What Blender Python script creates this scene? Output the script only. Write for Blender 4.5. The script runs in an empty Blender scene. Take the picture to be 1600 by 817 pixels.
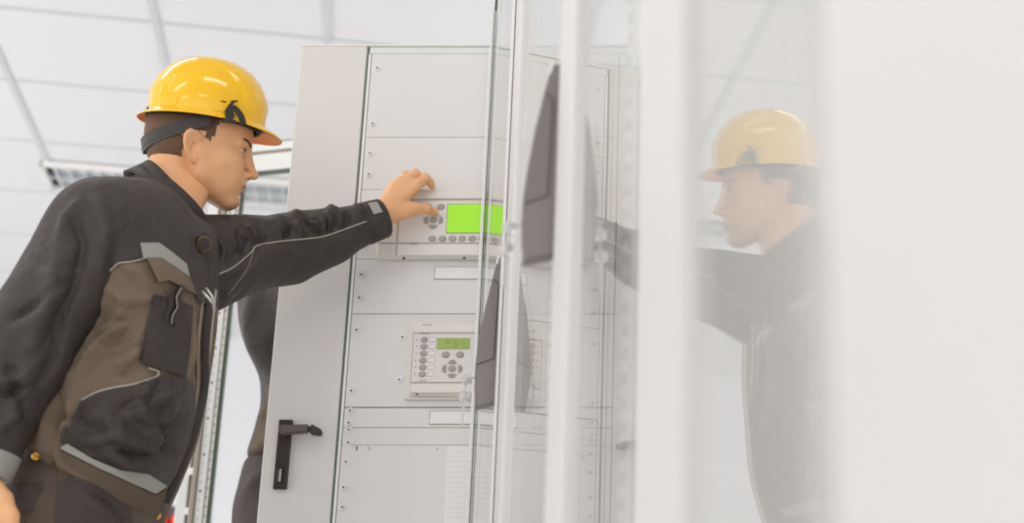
import bpy, bmesh, math, random
import numpy as np
from mathutils import Vector, Matrix, noise
from mathutils.bvhtree import BVHTree
from mathutils.geometry import delaunay_2d_cdt
random.seed(7)
scene = bpy.context.scene
C = scene.collection

# ------------------------------------------------------------------ camera
F, PX0, PY0 = 2450.0, 1105.0, 408.5
PH = math.atan(F / 7050.0)
SP, CP = math.sin(PH), math.cos(PH)
CAMZ = 0.30
CAM = Vector((0, 0, CAMZ))
cd = bpy.data.cameras.new('camera')
cam = bpy.data.objects.new('camera', cd)
C.objects.link(cam)
cam.location = CAM
cam.rotation_euler = (math.pi / 2 + PH, 0, 0)
cd.sensor_width = 36.0
cd.lens = F / 1600 * 36
cd.shift_x = (800 - PX0) / 1600
cd.clip_start = 0.02
cd.dof.use_dof = True
cd.dof.focus_distance = 3.05
cd.dof.aperture_fstop = 3.1
scene.camera = cam


def W(px, py, Y):
    """Point of the photograph at world depth Y."""
    u = (PY0 - py) / F
    d = Y / (CP - SP * u)
    return Vector(((px - PX0) / F * d, Y, CAMZ + d * (SP + CP * u)))


def ray(px, py):
    u = (PY0 - py) / F
    return Vector(((px - PX0) / F, CP - SP * u, SP + CP * u)).normalized()


def mper(px, py, Y):
    u = (PY0 - py) / F
    return Y / (CP - SP * u) / F


def project(v):
    """numpy (n,3) world -> (n,2) pixels"""
    dy = v[:, 1]
    dz = v[:, 2] - CAMZ
    dep = dy * CP + dz * SP
    up = dz * CP - dy * SP
    return np.stack([PX0 + F * v[:, 0] / dep, PY0 - F * up / dep], 1)


# ------------------------------------------------------------------ materials
def srgb(r, g, b):
    f = lambda c: ((c / 255) / 12.92 if c / 255 <= .04045 else (((c / 255) + .055) / 1.055) ** 2.4)
    return (f(r), f(g), f(b), 1)


def mat(name, col, rough=.5, metal=0., spec=.5, bump=0., bscale=200., var=0., vscale=8., coat=0., sss=0.,
        emit=None, es=0., wrinkle=0.):
    m = bpy.data.materials.new(name)
    m.use_nodes = True
    nt = m.node_tree
    b = nt.nodes['Principled BSDF']
    b.inputs['Base Color'].default_value = col
    b.inputs['Roughness'].default_value = rough
    b.inputs['Metallic'].default_value = metal
    b.inputs['Specular IOR Level'].default_value = spec
    b.inputs['Coat Weight'].default_value = coat
    if sss:
        b.inputs['Subsurface Weight'].default_value = sss
        b.inputs['Subsurface Radius'].default_value = (.01, .004, .002)
        b.inputs['Subsurface Scale'].default_value = 1.0
    if emit:
        b.inputs['Emission Color'].default_value = emit
        b.inputs['Emission Strength'].default_value = es
    tc = nt.nodes.new('ShaderNodeTexCoord')
    if var:
        n = nt.nodes.new('ShaderNodeTexNoise')
        n.inputs['Scale'].default_value = vscale
        n.inputs['Detail'].default_value = 4
        nt.links.new(tc.outputs['Object'], n.inputs['Vector'])
        mx = nt.nodes.new('ShaderNodeMix')
        mx.data_type = 'RGBA'
        mx.inputs['A'].default_value = tuple(c * (1 - var) for c in col[:3]) + (1,)
        mx.inputs['B'].default_value = tuple(min(1, c * (1 + var)) for c in col[:3]) + (1,)
        nt.links.new(n.outputs['Fac'], mx.inputs['Factor'])
        nt.links.new(mx.outputs['Result'], b.inputs['Base Color'])
    if bump:
        n2 = nt.nodes.new('ShaderNodeTexNoise')
        n2.inputs['Scale'].default_value = bscale
        n2.inputs['Detail'].default_value = 3
        nt.links.new(tc.outputs['Object'], n2.inputs['Vector'])
        bp = nt.nodes.new('ShaderNodeBump')
        bp.inputs['Strength'].default_value = bump
        bp.inputs['Distance'].default_value = .002
        nt.links.new(n2.outputs['Fac'], bp.inputs['Height'])
        nt.links.new(bp.outputs['Normal'], b.inputs['Normal'])
        if wrinkle:
            n3 = nt.nodes.new('ShaderNodeTexNoise')
            n3.inputs['Scale'].default_value = 22
            n3.inputs['Detail'].default_value = 2
            n3.inputs['Distortion'].default_value = 1.2
            nt.links.new(tc.outputs['Object'], n3.inputs['Vector'])
            b3 = nt.nodes.new('ShaderNodeBump')
            b3.inputs['Strength'].default_value = wrinkle
            b3.inputs['Distance'].default_value = .012
            nt.links.new(n3.outputs['Fac'], b3.inputs['Height'])
            nt.links.new(b3.outputs['Normal'], bp.inputs['Normal'])
    return m


M = {}
M['ceil'] = mat('ceiling_tile', (.86, .86, .875, 1), .9, bump=.15, bscale=90)
M['tbar'] = mat('ceiling_bar', (.70, .71, .735, 1), .6)
M['wall'] = mat('wall_paint', (.84, .84, .87, 1), .9, bump=.05, bscale=60)
M['floor'] = mat('floor_vinyl', (.90, .89, .875, 1), .45, var=.05)
M['cab'] = mat('cabinet_grey', (.775, .755, .73, 1), .45, bump=.03, bscale=900, var=.015, vscale=3)
M['cabdoor'] = mat('cabinet_door_grey', (.745, .72, .69, 1), .45, bump=.03, bscale=900)
M['cabtop'] = mat('cabinet_rail_white', (.76, .775, .75, 1), .4)
M['seam'] = mat('seam_green', srgb(96, 112, 92), .4)
M['seamgrey'] = mat('seam_grey', srgb(150, 144, 132), .6)
M['white'] = mat('white_lacquer', (.87, .86, .84, 1), .35)
M['profile'] = mat('door_profile_white', (.725, .705, .68, 1), .45)
M['relay'] = mat('relay_plastic', (.79, .755, .70, 1), .5)
M['relaypanel'] = mat('relay_front', (.77, .735, .70, 1), .5)
M['relayline'] = mat('relay_groove', srgb(168, 158, 140), .6)
M['button'] = mat('button_grey', srgb(172, 166, 158), .5)
M['buttonrim'] = mat('button_rim', srgb(150, 143, 133), .5)
M['arrow'] = mat('arrow_green', srgb(80, 130, 80), .5)
M['screen'] = mat('lcd_lit', srgb(140, 205, 35), .3, emit=srgb(165, 230, 40), es=.36)
M['lcd'] = mat('lcd_dim', srgb(150, 172, 84), .3, emit=srgb(150, 175, 80), es=.12)
M['lcdtext'] = mat('lcd_text', srgb(112, 128, 62), .4)
M['lcdtextlit'] = mat('lcd_text_lit', srgb(140, 200, 40), .4, emit=srgb(140, 205, 40), es=.45)
M['paper'] = mat('label_paper', (.88, .855, .85, 1), .7)
M['ink'] = mat('label_ink', srgb(212, 200, 197), .7)
M['dark'] = mat('dark_plastic', srgb(48, 43, 40), .4)
M['darkmid'] = mat('lever_plastic', srgb(98, 86, 80), .45)
M['chrome'] = mat('chrome', (.8, .8, .78, 1), .22, 1.)
M['zinc'] = mat('zinc_screw', (.80, .79, .76, 1), .4, .3)
M['hole'] = mat('hole_dark', srgb(70, 72, 60), .7)
M['hgrey'] = mat('handle_grey', srgb(134, 127, 123), .5)
M['hgrey2'] = mat('handle_grey_inset', srgb(126, 119, 115), .5)
M['holegrey'] = mat('slot_grey', srgb(150, 145, 142), .7)
M['gasket'] = mat('gasket_purple', srgb(120, 100, 112), .6)
M['alu'] = mat('aluminium', (.66, .65, .60, 1), .35, .5)
M['framewhite'] = mat('frame_white', (.80, .80, .77, 1), .4)
M['frametan'] = mat('frame_tan', srgb(168, 156, 140), .5)
M['glassedge'] = mat('glass_edge_green', srgb(58, 74, 48), .2)
M['orange'] = mat('orange_plastic', srgb(255, 60, 20), .4)
M['boxdark'] = mat('box_dark', srgb(92, 84, 88), .5)
M['helmet'] = mat('helmet_yellow', srgb(255, 198, 0), .14, coat=.55, spec=.4)
M['helmetin'] = mat('helmet_inside', srgb(255, 150, 40), .5)
M['strap'] = mat('strap_black', srgb(44, 40, 38), .6, bump=.3, bscale=700)
M['strapgrey'] = mat('strap_grey', srgb(66, 62, 58), .6, bump=.3, bscale=900)
M['skin'] = mat('skin', srgb(238, 180, 132), .42, spec=.45, bump=.12, bscale=260, var=.05, vscale=30, sss=.12)
M['lip'] = mat('lip', srgb(204, 134, 110), .4)
M['hair'] = mat('hair_brown', srgb(110, 82, 60), .7, bump=.8, bscale=500, var=.35, vscale=160)
M['brow'] = mat('eyebrow', srgb(84, 60, 42), .7)
M['eye'] = mat('eye_white', srgb(190, 176, 165), .3)
M['iris'] = mat('iris', srgb(60, 46, 36), .2)
M['black'] = mat('jacket_black', srgb(57, 50, 47), .55, spec=.45, wrinkle=.55, bump=.25, bscale=900, var=.12, vscale=14)
M['black2'] = mat('jacket_charcoal', srgb(64, 57, 54), .6, spec=.4, wrinkle=.55, bump=.25, bscale=900, var=.12, vscale=14)
M['brown'] = mat('jacket_brown', srgb(124, 108, 92), .85, spec=.2, wrinkle=.55, bump=.25, bscale=900, var=.1, vscale=14)
M['brown2'] = mat('jacket_brown_dark', srgb(106, 92, 79), .85, spec=.2, wrinkle=.55, bump=.25, bscale=900, var=.1, vscale=14)
M['reflect'] = mat('reflective_grey', srgb(158, 157, 150), .5)
M['piping'] = mat('piping_grey', srgb(170, 162, 150), .6)
M['lining'] = mat('lining_tan', srgb(150, 132, 116), .8)
M['trouser'] = mat('trouser_brown', srgb(98, 86, 76), .85, wrinkle=.55, bump=.25, bscale=900, var=.1)
M['trouser2'] = mat('trouser_charcoal', srgb(76, 68, 66), .85, wrinkle=.55, bump=.25, bscale=900, var=.1)
M['boot'] = mat('boot_leather', srgb(40, 34, 30), .5)
M['gold'] = mat('brass', srgb(200, 150, 60), .3, .8)
M['ring'] = mat('silver_ring', (.85, .85, .84, 1), .15, 1.)
M['louvre'] = mat('louvre_metal', (.74, .77, .79, 1), .3, .6)
M['tube'] = mat('lamp_tube', (1, 1, 1, 1), .4, emit=(1, .99, .97, 1), es=2.)
M['bead'] = mat('clear_bead', (.93, .93, .92, 1), .12)
b_ = M['bead'].node_tree.nodes['Principled BSDF']
b_.inputs['Transmission Weight'].default_value = .75


def glass_mat(name, scale, tint):
    """thin architectural glass: reflects by angle (Schlick), else lets light straight through"""
    m = bpy.data.materials.new(name)
    m.use_nodes = True
    nt = m.node_tree
    nt.nodes.clear()
    out = nt.nodes.new('ShaderNodeOutputMaterial')
    mix = nt.nodes.new('ShaderNodeMixShader')
    tr = nt.nodes.new('ShaderNodeBsdfTransparent')
    tr.inputs['Color'].default_value = tint
    gl = nt.nodes.new('ShaderNodeBsdfGlossy')
    gl.inputs['Roughness'].default_value = 0.0
    gl.inputs['Color'].default_value = (.97, .97, .96, 1)
    lw = nt.nodes.new('ShaderNodeLayerWeight')
    lw.inputs['Blend'].default_value = .5
    p = nt.nodes.new('ShaderNodeMath'); p.operation = 'POWER'; p.inputs[1].default_value = 6.5
    a = nt.nodes.new('ShaderNodeMath'); a.operation = 'MULTIPLY_ADD'
    a.inputs[1].default_value = scale; a.inputs[2].default_value = .02
    L = nt.links.new
    L(lw.outputs['Facing'], p.inputs[0]); L(p.outputs[0], a.inputs[0]); L(a.outputs[0], mix.inputs[0])
    L(tr.outputs[0], mix.inputs[1]); L(gl.outputs[0], mix.inputs[2]); L(mix.outputs[0], out.inputs['Surface'])
    return m


M['glass'] = glass_mat('door_glass', .98, (.985, .985, .98, 1))
M['glass2'] = glass_mat('frame_glass', .3, (.985, .99, .985, 1))

# ------------------------------------------------------------------ object helpers
LOC = {}


def root_of(o):
    while o.parent:
        o = o.parent
    return o


def empty(name, loc, label=None, cat=None, group=None, kind=None):
    o = bpy.data.objects.new(name, None)
    C.objects.link(o)
    o.location = loc
    o.empty_display_size = .05
    LOC[o.name] = Vector(loc)
    tag(o, label, cat, group, kind)
    return o


def tag(o, label=None, cat=None, group=None, kind=None):
    if label: o['label'] = label
    if cat: o['category'] = cat
    if group: o['group'] = group
    if kind: o['kind'] = kind
    return o


def mk(name, verts, faces, m, parent=None, smooth=False, mats=None, fmat=None):
    """world-space verts -> mesh object (child meshes sit at their root's origin)"""
    off = Vector((0, 0, 0))
    if parent:
        off = LOC.get(root_of(parent).name, Vector((0, 0, 0)))
    me = bpy.data.meshes.new(name)
    if isinstance(verts, np.ndarray):
        vv = (verts - np.array(off)[None, :]).tolist()
    else:
        vv = [tuple(Vector(v) - off) for v in verts]
    me.from_pydata(vv, [], [tuple(int(i) for i in f) for f in faces])
    for mm in (mats or [m]):
        me.materials.append(mm)
    if fmat is not None:
        me.polygons.foreach_set('material_index', np.array(fmat, dtype=np.int32))
    if smooth:
        me.polygons.foreach_set('use_smooth', [True] * len(me.polygons))
    me.update()
    o = bpy.data.objects.new(name, me)
    C.objects.link(o)
    if parent:
        o.parent = parent
    return o


def label(o, s):
    o['label'] = s
    return o


class MB:
    """collects simple shapes for ONE mesh"""
    def __init__(s):
        s.v, s.f, s.m = [], [], []

    def add(s, vs, fs, mi=0):
        b = len(s.v)
        s.v += [Vector(v) for v in vs]
        s.f += [tuple(b + i for i in f) for f in fs]
        s.m += [mi] * len(fs)
        return s

    def bm(s, bm, mi=0):
        bm.verts.index_update()
        s.add([v.co.copy() for v in bm.verts], [[v.index for v in f.verts] for f in bm.faces], mi)
        bm.free()
        return s

    def box(s, x0, x1, y0, y1, z0, z1, bev=0., mi=0, seg=2):
        bm = bmesh.new()
        bmesh.ops.create_cube(bm, size=1)
        for v in bm.verts:
            v.co = Vector(((x0 + x1) / 2 + v.co.x * (x1 - x0), (y0 + y1) / 2 + v.co.y * (y1 - y0),
                           (z0 + z1) / 2 + v.co.z * (z1 - z0)))
        if bev > 0:
            bmesh.ops.bevel(bm, geom=list(bm.edges), offset=bev, segments=seg, affect='EDGES', profile=.5)
        return s.bm(bm, mi)

    def obox(s, c, ax, ay, az, hx, hy, hz, bev=0., mi=0):
        bm = bmesh.new()
        bmesh.ops.create_cube(bm, size=2)
        for v in bm.verts:
            v.co = Vector((v.co.x * hx, v.co.y * hy, v.co.z * hz))
        if bev > 0:
            bmesh.ops.bevel(bm, geom=list(bm.edges), offset=bev, segments=2, affect='EDGES', profile=.5)
        ax, ay, az = Vector(ax), Vector(ay), Vector(az)
        for v in bm.verts:
            v.co = Vector(c) + ax * v.co.x + ay * v.co.y + az * v.co.z
        return s.bm(bm, mi)

    def cyl(s, a, b, r0, r1=None, n=16, mi=0, cap=True):
        a, b = Vector(a), Vector(b)
        r1 = r0 if r1 is None else r1
        d = (b - a).normalized()
        q = d.to_track_quat('Z', 'Y')
        vs, fs = [], []
        for p, r in ((a, r0), (b, r1)):
            for i in range(n):
                t = 2 * math.pi * i / n
                vs.append(p + q @ Vector((r * math.cos(t), r * math.sin(t), 0)))
        for i in range(n):
            j = (i + 1) % n
            fs.append((i, j, n + j, n + i))
        if cap:
            fs.append(tuple(range(n))[::-1]); fs.append(tuple(range(n, 2 * n)))
        return s.add(vs, fs, mi)

    def sphere(s, c, r, mi=0, seg=20, sc=(1, 1, 1)):
        bm = bmesh.new()
        bmesh.ops.create_uvsphere(bm, u_segments=seg, v_segments=seg // 2 + 2, radius=r)
        for v in bm.verts:
            v.co = Vector(c) + Vector((v.co.x * sc[0], v.co.y * sc[1], v.co.z * sc[2]))
        return s.bm(bm, mi)

    def tube(s, pts, r, n=8, mi=0):
        pts = [Vector(p) for p in pts]
        vs, fs = [], []
        up = Vector((0, 0, 1))
        for k, p in enumerate(pts):
            d = (pts[min(k + 1, len(pts) - 1)] - pts[max(k - 1, 0)])
            if d.length < 1e-9: d = Vector((1, 0, 0))
            d.normalize()
            a = d.cross(up)
            if a.length < 1e-3: a = d.cross(Vector((1, 0, 0)))
            a.normalize(); b = a.cross(d)
            up = b
            for i in range(n):
                t = 2 * math.pi * i / n
                vs.append(p + (a * math.cos(t) + b * math.sin(t)) * r)
        for k in range(len(pts) - 1):
            for i in range(n):
                j = (i + 1) % n
                fs.append((k * n + i, k * n + j, (k + 1) * n + j, (k + 1) * n + i))
        fs.append(tuple(range(n))[::-1]); fs.append(tuple(range((len(pts) - 1) * n, len(pts) * n)))
        return s.add(vs, fs, mi)

    def prism(s, poly, fn, d0, d1, mi=0):
        """poly: 2-D outline; fn(a,b,depth)->Vector"""
        n = len(poly)
        vs = [fn(a, b, d0) for a, b in poly] + [fn(a, b, d1) for a, b in poly]
        fs = [tuple(range(n)), tuple(range(2 * n - 1, n - 1, -1))]
        for i in range(n):
            j = (i + 1) % n
            fs.append((i, n + i, n + j, j))
        return s.add(vs, fs, mi)

    def build(s, name, mats, parent=None, smooth=False, recalc=True):
        if not isinstance(mats, (list, tuple)): mats = [mats]
        o = mk(name, s.v, s.f, None, parent, smooth, mats, s.m)
        if recalc:
            bm = bmesh.new(); bm.from_mesh(o.data)
            bmesh.ops.recalc_face_normals(bm, faces=bm.faces)
            bm.to_mesh(o.data); bm.free()
        return o


def autosmooth(o, ang=35):
    bm = bmesh.new(); bm.from_mesh(o.data)
    for f in bm.faces: f.smooth = True
    for e in bm.edges:
        if len(e.link_faces) == 2 and e.calc_face_angle() > math.radians(ang): e.smooth = False
    bm.to_mesh(o.data); bm.free()
    return o


# ------------------------------------------------------------------ SDF toolkit
def smin(a, b, k):
    h = np.clip(.5 + .5 * (b - a) / k, 0, 1)
    return b * (1 - h) + a * h - k * h * (1 - h)


def smax(a, b, k):
    return -smin(-a, -b, k)


def s_cone(p, a, b, r0, r1):
    a = np.array(a, dtype=np.float32); b = np.array(b, dtype=np.float32)
    ba = b - a
    t = np.clip(((p - a) @ ba) / max(1e-9, float(ba @ ba)), 0, 1)
    q = p - a - t[:, None] * ba
    return np.sqrt((q * q).sum(1)) - (r0 + (r1 - r0) * t)


def s_ell(p, c, r, R=None):
    q = p - np.array(c, dtype=np.float32)
    if R is not None:
        q = q @ np.array(R, dtype=np.float32)
    r = np.array(r, dtype=np.float32)
    k0 = np.sqrt(((q / r) ** 2).sum(1))
    k1 = np.sqrt(((q / (r * r)) ** 2).sum(1)) + 1e-9
    return k0 * (k0 - 1) / k1


def s_chain(p, pts, k=.008):
    d = None
    for (a, ra), (b, rb) in zip(pts[:-1], pts[1:]):
        e = s_cone(p, a, b, ra, rb)
        d = e if d is None else smin(d, e, k)
    return d


def surface_nets(f, lo, hi, h):
    lo = np.array(lo, dtype=np.float32); hi = np.array(hi, dtype=np.float32)
    n = np.ceil((hi - lo) / h).astype(int) + 1
    xs = [lo[i] + h * np.arange(n[i], dtype=np.float32) for i in range(3)]
    G = np.empty(tuple(n), dtype=np.float32)
    st = max(1, int(400000 // (n[1] * n[2])))
    yz = np.stack(np.meshgrid(xs[1], xs[2], indexing='ij'), -1).reshape(-1, 2)
    for i in range(0, n[0], st):
        xx = xs[0][i:i + st]
        P = np.empty((len(xx), len(yz), 3), dtype=np.float32)
        P[:, :, 0] = xx[:, None]; P[:, :, 1:] = yz[None]
        G[i:i + st] = f(P.reshape(-1, 3)).reshape(len(xx), n[1], n[2])
    G[0] = np.maximum(G[0], h); G[-1] = np.maximum(G[-1], h)
    G[:, 0] = np.maximum(G[:, 0], h); G[:, -1] = np.maximum(G[:, -1], h)
    G[:, :, 0] = np.maximum(G[:, :, 0], h); G[:, :, -1] = np.maximum(G[:, :, -1], h)
    neg = G < 0
    corners = [(i, j, k) for i in (0, 1) for j in (0, 1) for k in (0, 1)]
    m = [n[0] - 1, n[1] - 1, n[2] - 1]
    cnt = np.zeros(m, dtype=np.int8)
    for c in corners:
        cnt += neg[c[0]:c[0] + m[0], c[1]:c[1] + m[1], c[2]:c[2] + m[2]]
    act = (cnt > 0) & (cnt < 8)
    idx = np.argwhere(act)
    vid = -np.ones(m, dtype=np.int64)
    vid[act] = np.arange(len(idx))
    vals = {c: G[idx[:, 0] + c[0], idx[:, 1] + c[1], idx[:, 2] + c[2]] for c in corners}
    acc = np.zeros((len(idx), 3)); w = np.zeros(len(idx))
    for a in corners:
        for ax in range(3):
            if a[ax] == 0:
                b = list(a); b[ax] = 1; b = tuple(b)
                va, vb = vals[a], vals[b]
                cr = (va < 0) != (vb < 0)
                t = np.where(cr, va / np.where(cr, va - vb, 1), 0)
                pt = np.array(a, dtype=float)[None].repeat(len(idx), 0)
                pt[:, ax] += t
                acc += pt * cr[:, None]; w += cr
    verts = (idx + acc / w[:, None]) * h + lo
    faces = []
    for ax in range(3):
        o1, o2 = [(1, 2), (2, 0), (0, 1)][ax]
        sl0 = [slice(None)] * 3; sl1 = [slice(None)] * 3
        sl0[ax] = slice(0, n[ax] - 1); sl1[ax] = slice(1, n[ax])
        ch = neg[tuple(sl0)] != neg[tuple(sl1)]
        e = np.argwhere(ch)
        ok = (e[:, o1] > 0) & (e[:, o2] > 0) & (e[:, o1] < n[o1] - 1) & (e[:, o2] < n[o2] - 1)
        e = e[ok]
        s = neg[tuple(sl0)][tuple(e.T)]
        def V(d1, d2):
            q = e.copy(); q[:, o1] += d1; q[:, o2] += d2
            return vid[tuple(q.T)]
        q = np.stack([V(-1, -1), V(0, -1), V(0, 0), V(-1, 0)], 1)
        q[~s] = q[~s][:, ::-1]
        faces.append(q)
    return verts, np.concatenate(faces)


def vnormals(v, f):
    fn = np.cross(v[f[:, 2]] - v[f[:, 0]], v[f[:, 3]] - v[f[:, 1]])
    n = np.zeros_like(v)
    for i in range(4):
        np.add.at(n, f[:, i], fn)
    return n / (np.linalg.norm(n, axis=1)[:, None] + 1e-12)


def smooth_mesh(v, f, it=2, lam=.5):
    for _ in range(it):
        s = np.zeros_like(v); c = np.zeros(len(v))
        for i in range(4):
            for j in ((i + 1) % 4, (i + 3) % 4):
                np.add.at(s, f[:, i], v[f[:, j]]); np.add.at(c, f[:, i], 1)
        v = v * (1 - lam) + lam * s / np.maximum(c, 1)[:, None]
    return v


def folds(v, f, strokes, wr=.0, wscale=14., seed=0.):
    """press cloth folds into a surface: strokes = (polyline in photo pixels, width px, height mm)"""
    n = vnormals(v, f)
    px = project(v)
    view = v - np.array(CAM); view /= np.linalg.norm(view, axis=1)[:, None]
    face = np.clip(-(n * view).sum(1) * 2 + .25, 0, 1)
    d = np.zeros(len(v))
    for pts, wid, amp in strokes:
        best = np.full(len(v), 1e9); tt = np.zeros(len(v))
        N = len(pts) - 1
        for i in range(N):
            a = np.array(pts[i], float); b = np.array(pts[i + 1], float)
            ba = b - a
            t = np.clip(((px - a) @ ba) / (ba @ ba + 1e-9), 0, 1)
            q = np.linalg.norm(px - a - t[:, None] * ba, axis=1)
            u = q < best
            best[u] = q[u]; tt[u] = (i + t[u]) / N
        taper = np.sin(np.clip(tt, 0.02, .98) * math.pi) ** .5
        d += face * taper * amp * .0022 * np.exp(-(best / wid) ** 2)
    if wr:
        w = np.array([noise.noise(Vector((p[0] * wscale + seed, p[1] * wscale, p[2] * wscale * .55))) +
                      .5 * noise.noise(Vector((p[0] * wscale * 2.3, p[1] * wscale * 2.3 + seed, p[2] * wscale))) for p in v])
        d += wr * .001 * w
    return v + n * d[:, None]


def bvh_of(v, f):
    return BVHTree.FromPolygons([Vector(p) for p in v], [tuple(int(i) for i in q) for q in f])


def hit(bvh, px, py, Yg):
    h = bvh.ray_cast(CAM, ray(px, py))
    if h[0] is not None:
        return h[0]
    return bvh.find_nearest(W(px, py, Yg))[0]


def densify(poly, step, closed=True):
    out = []
    n = len(poly)
    for i in range(n if closed else n - 1):
        a = Vector(poly[i]); b = Vector(poly[(i + 1) % n])
        k = max(1, int((b - a).length / step))
        for j in range(k):
            out.append(a.lerp(b, j / k))
    if not closed: out.append(Vector(poly[-1]))
    return out


def spline(pts, k=8, closed=False):
    P = [Vector(p) for p in pts]
    n = len(P); out = []
    for i in range(n if closed else n - 1):
        if closed:
            p0, p1, p2, p3 = P[(i - 1) % n], P[i], P[(i + 1) % n], P[(i + 2) % n]
        else:
            p0, p1, p2, p3 = P[max(i - 1, 0)], P[i], P[i + 1], P[min(i + 2, n - 1)]
        for j in range(k):
            t = j / k
            out.append(.5 * ((2 * p1) + (p2 - p0) * t + (2 * p0 - 5 * p1 + 4 * p2 - p3) * t * t +
                             (3 * p1 - p0 - 3 * p2 + p3) * t ** 3))
    if not closed: out.append(P[-1])
    return out


def patch(name, poly, bvh, m, parent, Yg, off=.003, thick=.003, step=5, puff=0.):
    """a piece of cloth that lies on a surface: outline given where the photo shows it, laid onto the 3-D surface"""
    b = densify(poly, step)
    n = len(b)
    xs = [p.x for p in b]; ys = [p.y for p in b]
    pts = list(b)
    def inside(x, y):
        c = False; j = n - 1
        for i in range(n):
            if (b[i].y > y) != (b[j].y > y) and x < (b[j].x - b[i].x) * (y - b[i].y) / (b[j].y - b[i].y) + b[i].x: c = not c
            j = i
        return c
    y = min(ys) + step / 2
    while y < max(ys):
        x = min(xs) + step / 2
        while x < max(xs):
            if inside(x, y) and min((Vector((x, y)) - q).length for q in b) > step * .55:
                pts.append(Vector((x, y)))
            x += step
        y += step
    r = delaunay_2d_cdt(pts, [(i, (i + 1) % n) for i in range(n)], [list(range(n))], 1, 1e-5)
    v2, fs = r[0], [list(q) for q in r[2]]
    top, bot = [], []
    for p in v2:
        h = hit(bvh, p.x, p.y, Yg)
        d = (h - CAM).normalized()
        L0 = (h - CAM).length; Lm = L0
        for ox, oy in ((-4, 0), (4, 0), (0, -4), (0, 4), (-3, -3), (3, 3), (3, -3), (-3, 3)):
            k = bvh.ray_cast(CAM, ray(p.x + ox, p.y + oy))
            if k[0] is not None and L0 - k[3] < .03: Lm = min(Lm, k[3])
        h = h - d * min(.012, (L0 - Lm) * .8)
        e = min(1, min((p - q).length for q in b) / (3 * step)) if puff else 0
        top.append(h - d * (off + puff * e)); bot.append(h + d * max(0, thick - off))
    N = len(v2)
    faces = fs + [[N + i for i in q[::-1]] for q in fs]
    cnt = {}
    for q in fs:
        for i in range(len(q)):
            e = (q[i], q[(i + 1) % len(q)])
            cnt[e] = cnt.get(e, 0) + 1
    for (i, j) in list(cnt):
        if (j, i) not in cnt:
            faces.append([j, i, N + i, N + j])
    mb = MB(); mb.add(top + bot, faces)
    o = mb.build(name, m, parent)
    return autosmooth(o, 50)


def piping(name, pts, bvh, m, parent, Yg, r=.0016, off=.001):
    pl = densify([tuple(p) for p in spline([(p[0], p[1], 0) for p in pts], 6)] and
                 [(p.x, p.y) for p in spline([(p[0], p[1], 0) for p in pts], 6)], 4, False)
    P = []
    for p in pl:
        h = hit(bvh, p.x, p.y, Yg)
        P.append(h - (h - CAM).normalized() * off)
    o = MB().tube(P, r, 6).build(name, m, parent, smooth=True)
    return o


# ================================================================== SETTING
AL = math.radians(12.3)
X0M = .2095
TA = Vector((-math.sin(AL), math.cos(AL), 0))      # along the glass row, away from the camera
NL = Vector((-math.cos(AL), -math.sin(AL), 0))     # out of the glass, to the man's side
H_C = 2.95

o = MB().box(-9, 6, -4, 9.2, -.1, 0).build('floor', M['floor']); tag(o, kind='structure')
o = MB().box(-9, 6, 9.0, 9.2, 0, H_C).build('wall_back', M['wall']); tag(o, kind='structure')
o = MB().box(3.0, 3.2, -4, 9.0, 0, H_C).build('wall_right', M['wall']); tag(o, kind='structure')
ceil = MB().box(-9, 6, -4, 9.2, H_C, H_C + .1).build('ceiling', M['ceil']); tag(ceil, kind='structure')
# the tile grid, turned with the room: t-bars hang 4 mm below the tiles
GA = math.radians(12.5)
g1 = Vector((-math.sin(GA), math.cos(GA), 0)); g2 = Vector((math.cos(GA), math.sin(GA), 0))
A0 = W(235, 0, 1); kz = (H_C - CAMZ) / (A0.z - CAMZ)
A0 = CAM + (A0 - CAM) * kz                         # a known bar
B0 = W(236, 33, 1); B0 = CAM + (B0 - CAM) * ((H_C - CAMZ) / (B0.z - CAMZ))
mb = MB()
for k in range(-12, 12):
    c = A0 + g2 * (.6 * k)
    mb.obox(Vector((c.x, c.y, H_C - .002)), g1, g2, (0, 0, 1), 9, .0115, .004)
    c = B0 + g1 * (.61 * k)
    mb.obox(Vector((c.x, c.y, H_C - .0025)), g2, g1, (0, 0, 1), 9, .009, .004)
# keep the bars inside the room
bm = bmesh.new(); bm.from_mesh(mb.build('ceiling_grid', M['tbar']).data)
bpy.data.objects.remove(bpy.data.objects['ceiling_grid'])
for co, no in (((-8.9, 0, 0), (-1, 0, 0)), ((2.95, 0, 0), (1, 0, 0)), ((0, -3.9, 0), (0, -1, 0)), ((0, 8.99, 0), (0, 1, 0))):
    bmesh.ops.bisect_plane(bm, geom=list(bm.verts) + list(bm.edges) + list(bm.faces), plane_co=co, plane_no=no, clear_outer=True)
me = bpy.data.meshes.new('ceiling_grid'); bm.to_mesh(me); bm.free(); me.materials.clear(); me.materials.append(M['tbar'])
gr = bpy.data.objects.new('ceiling_grid', me); C.objects.link(gr); gr.parent = ceil; gr['kind'] = 'structure'


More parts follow.
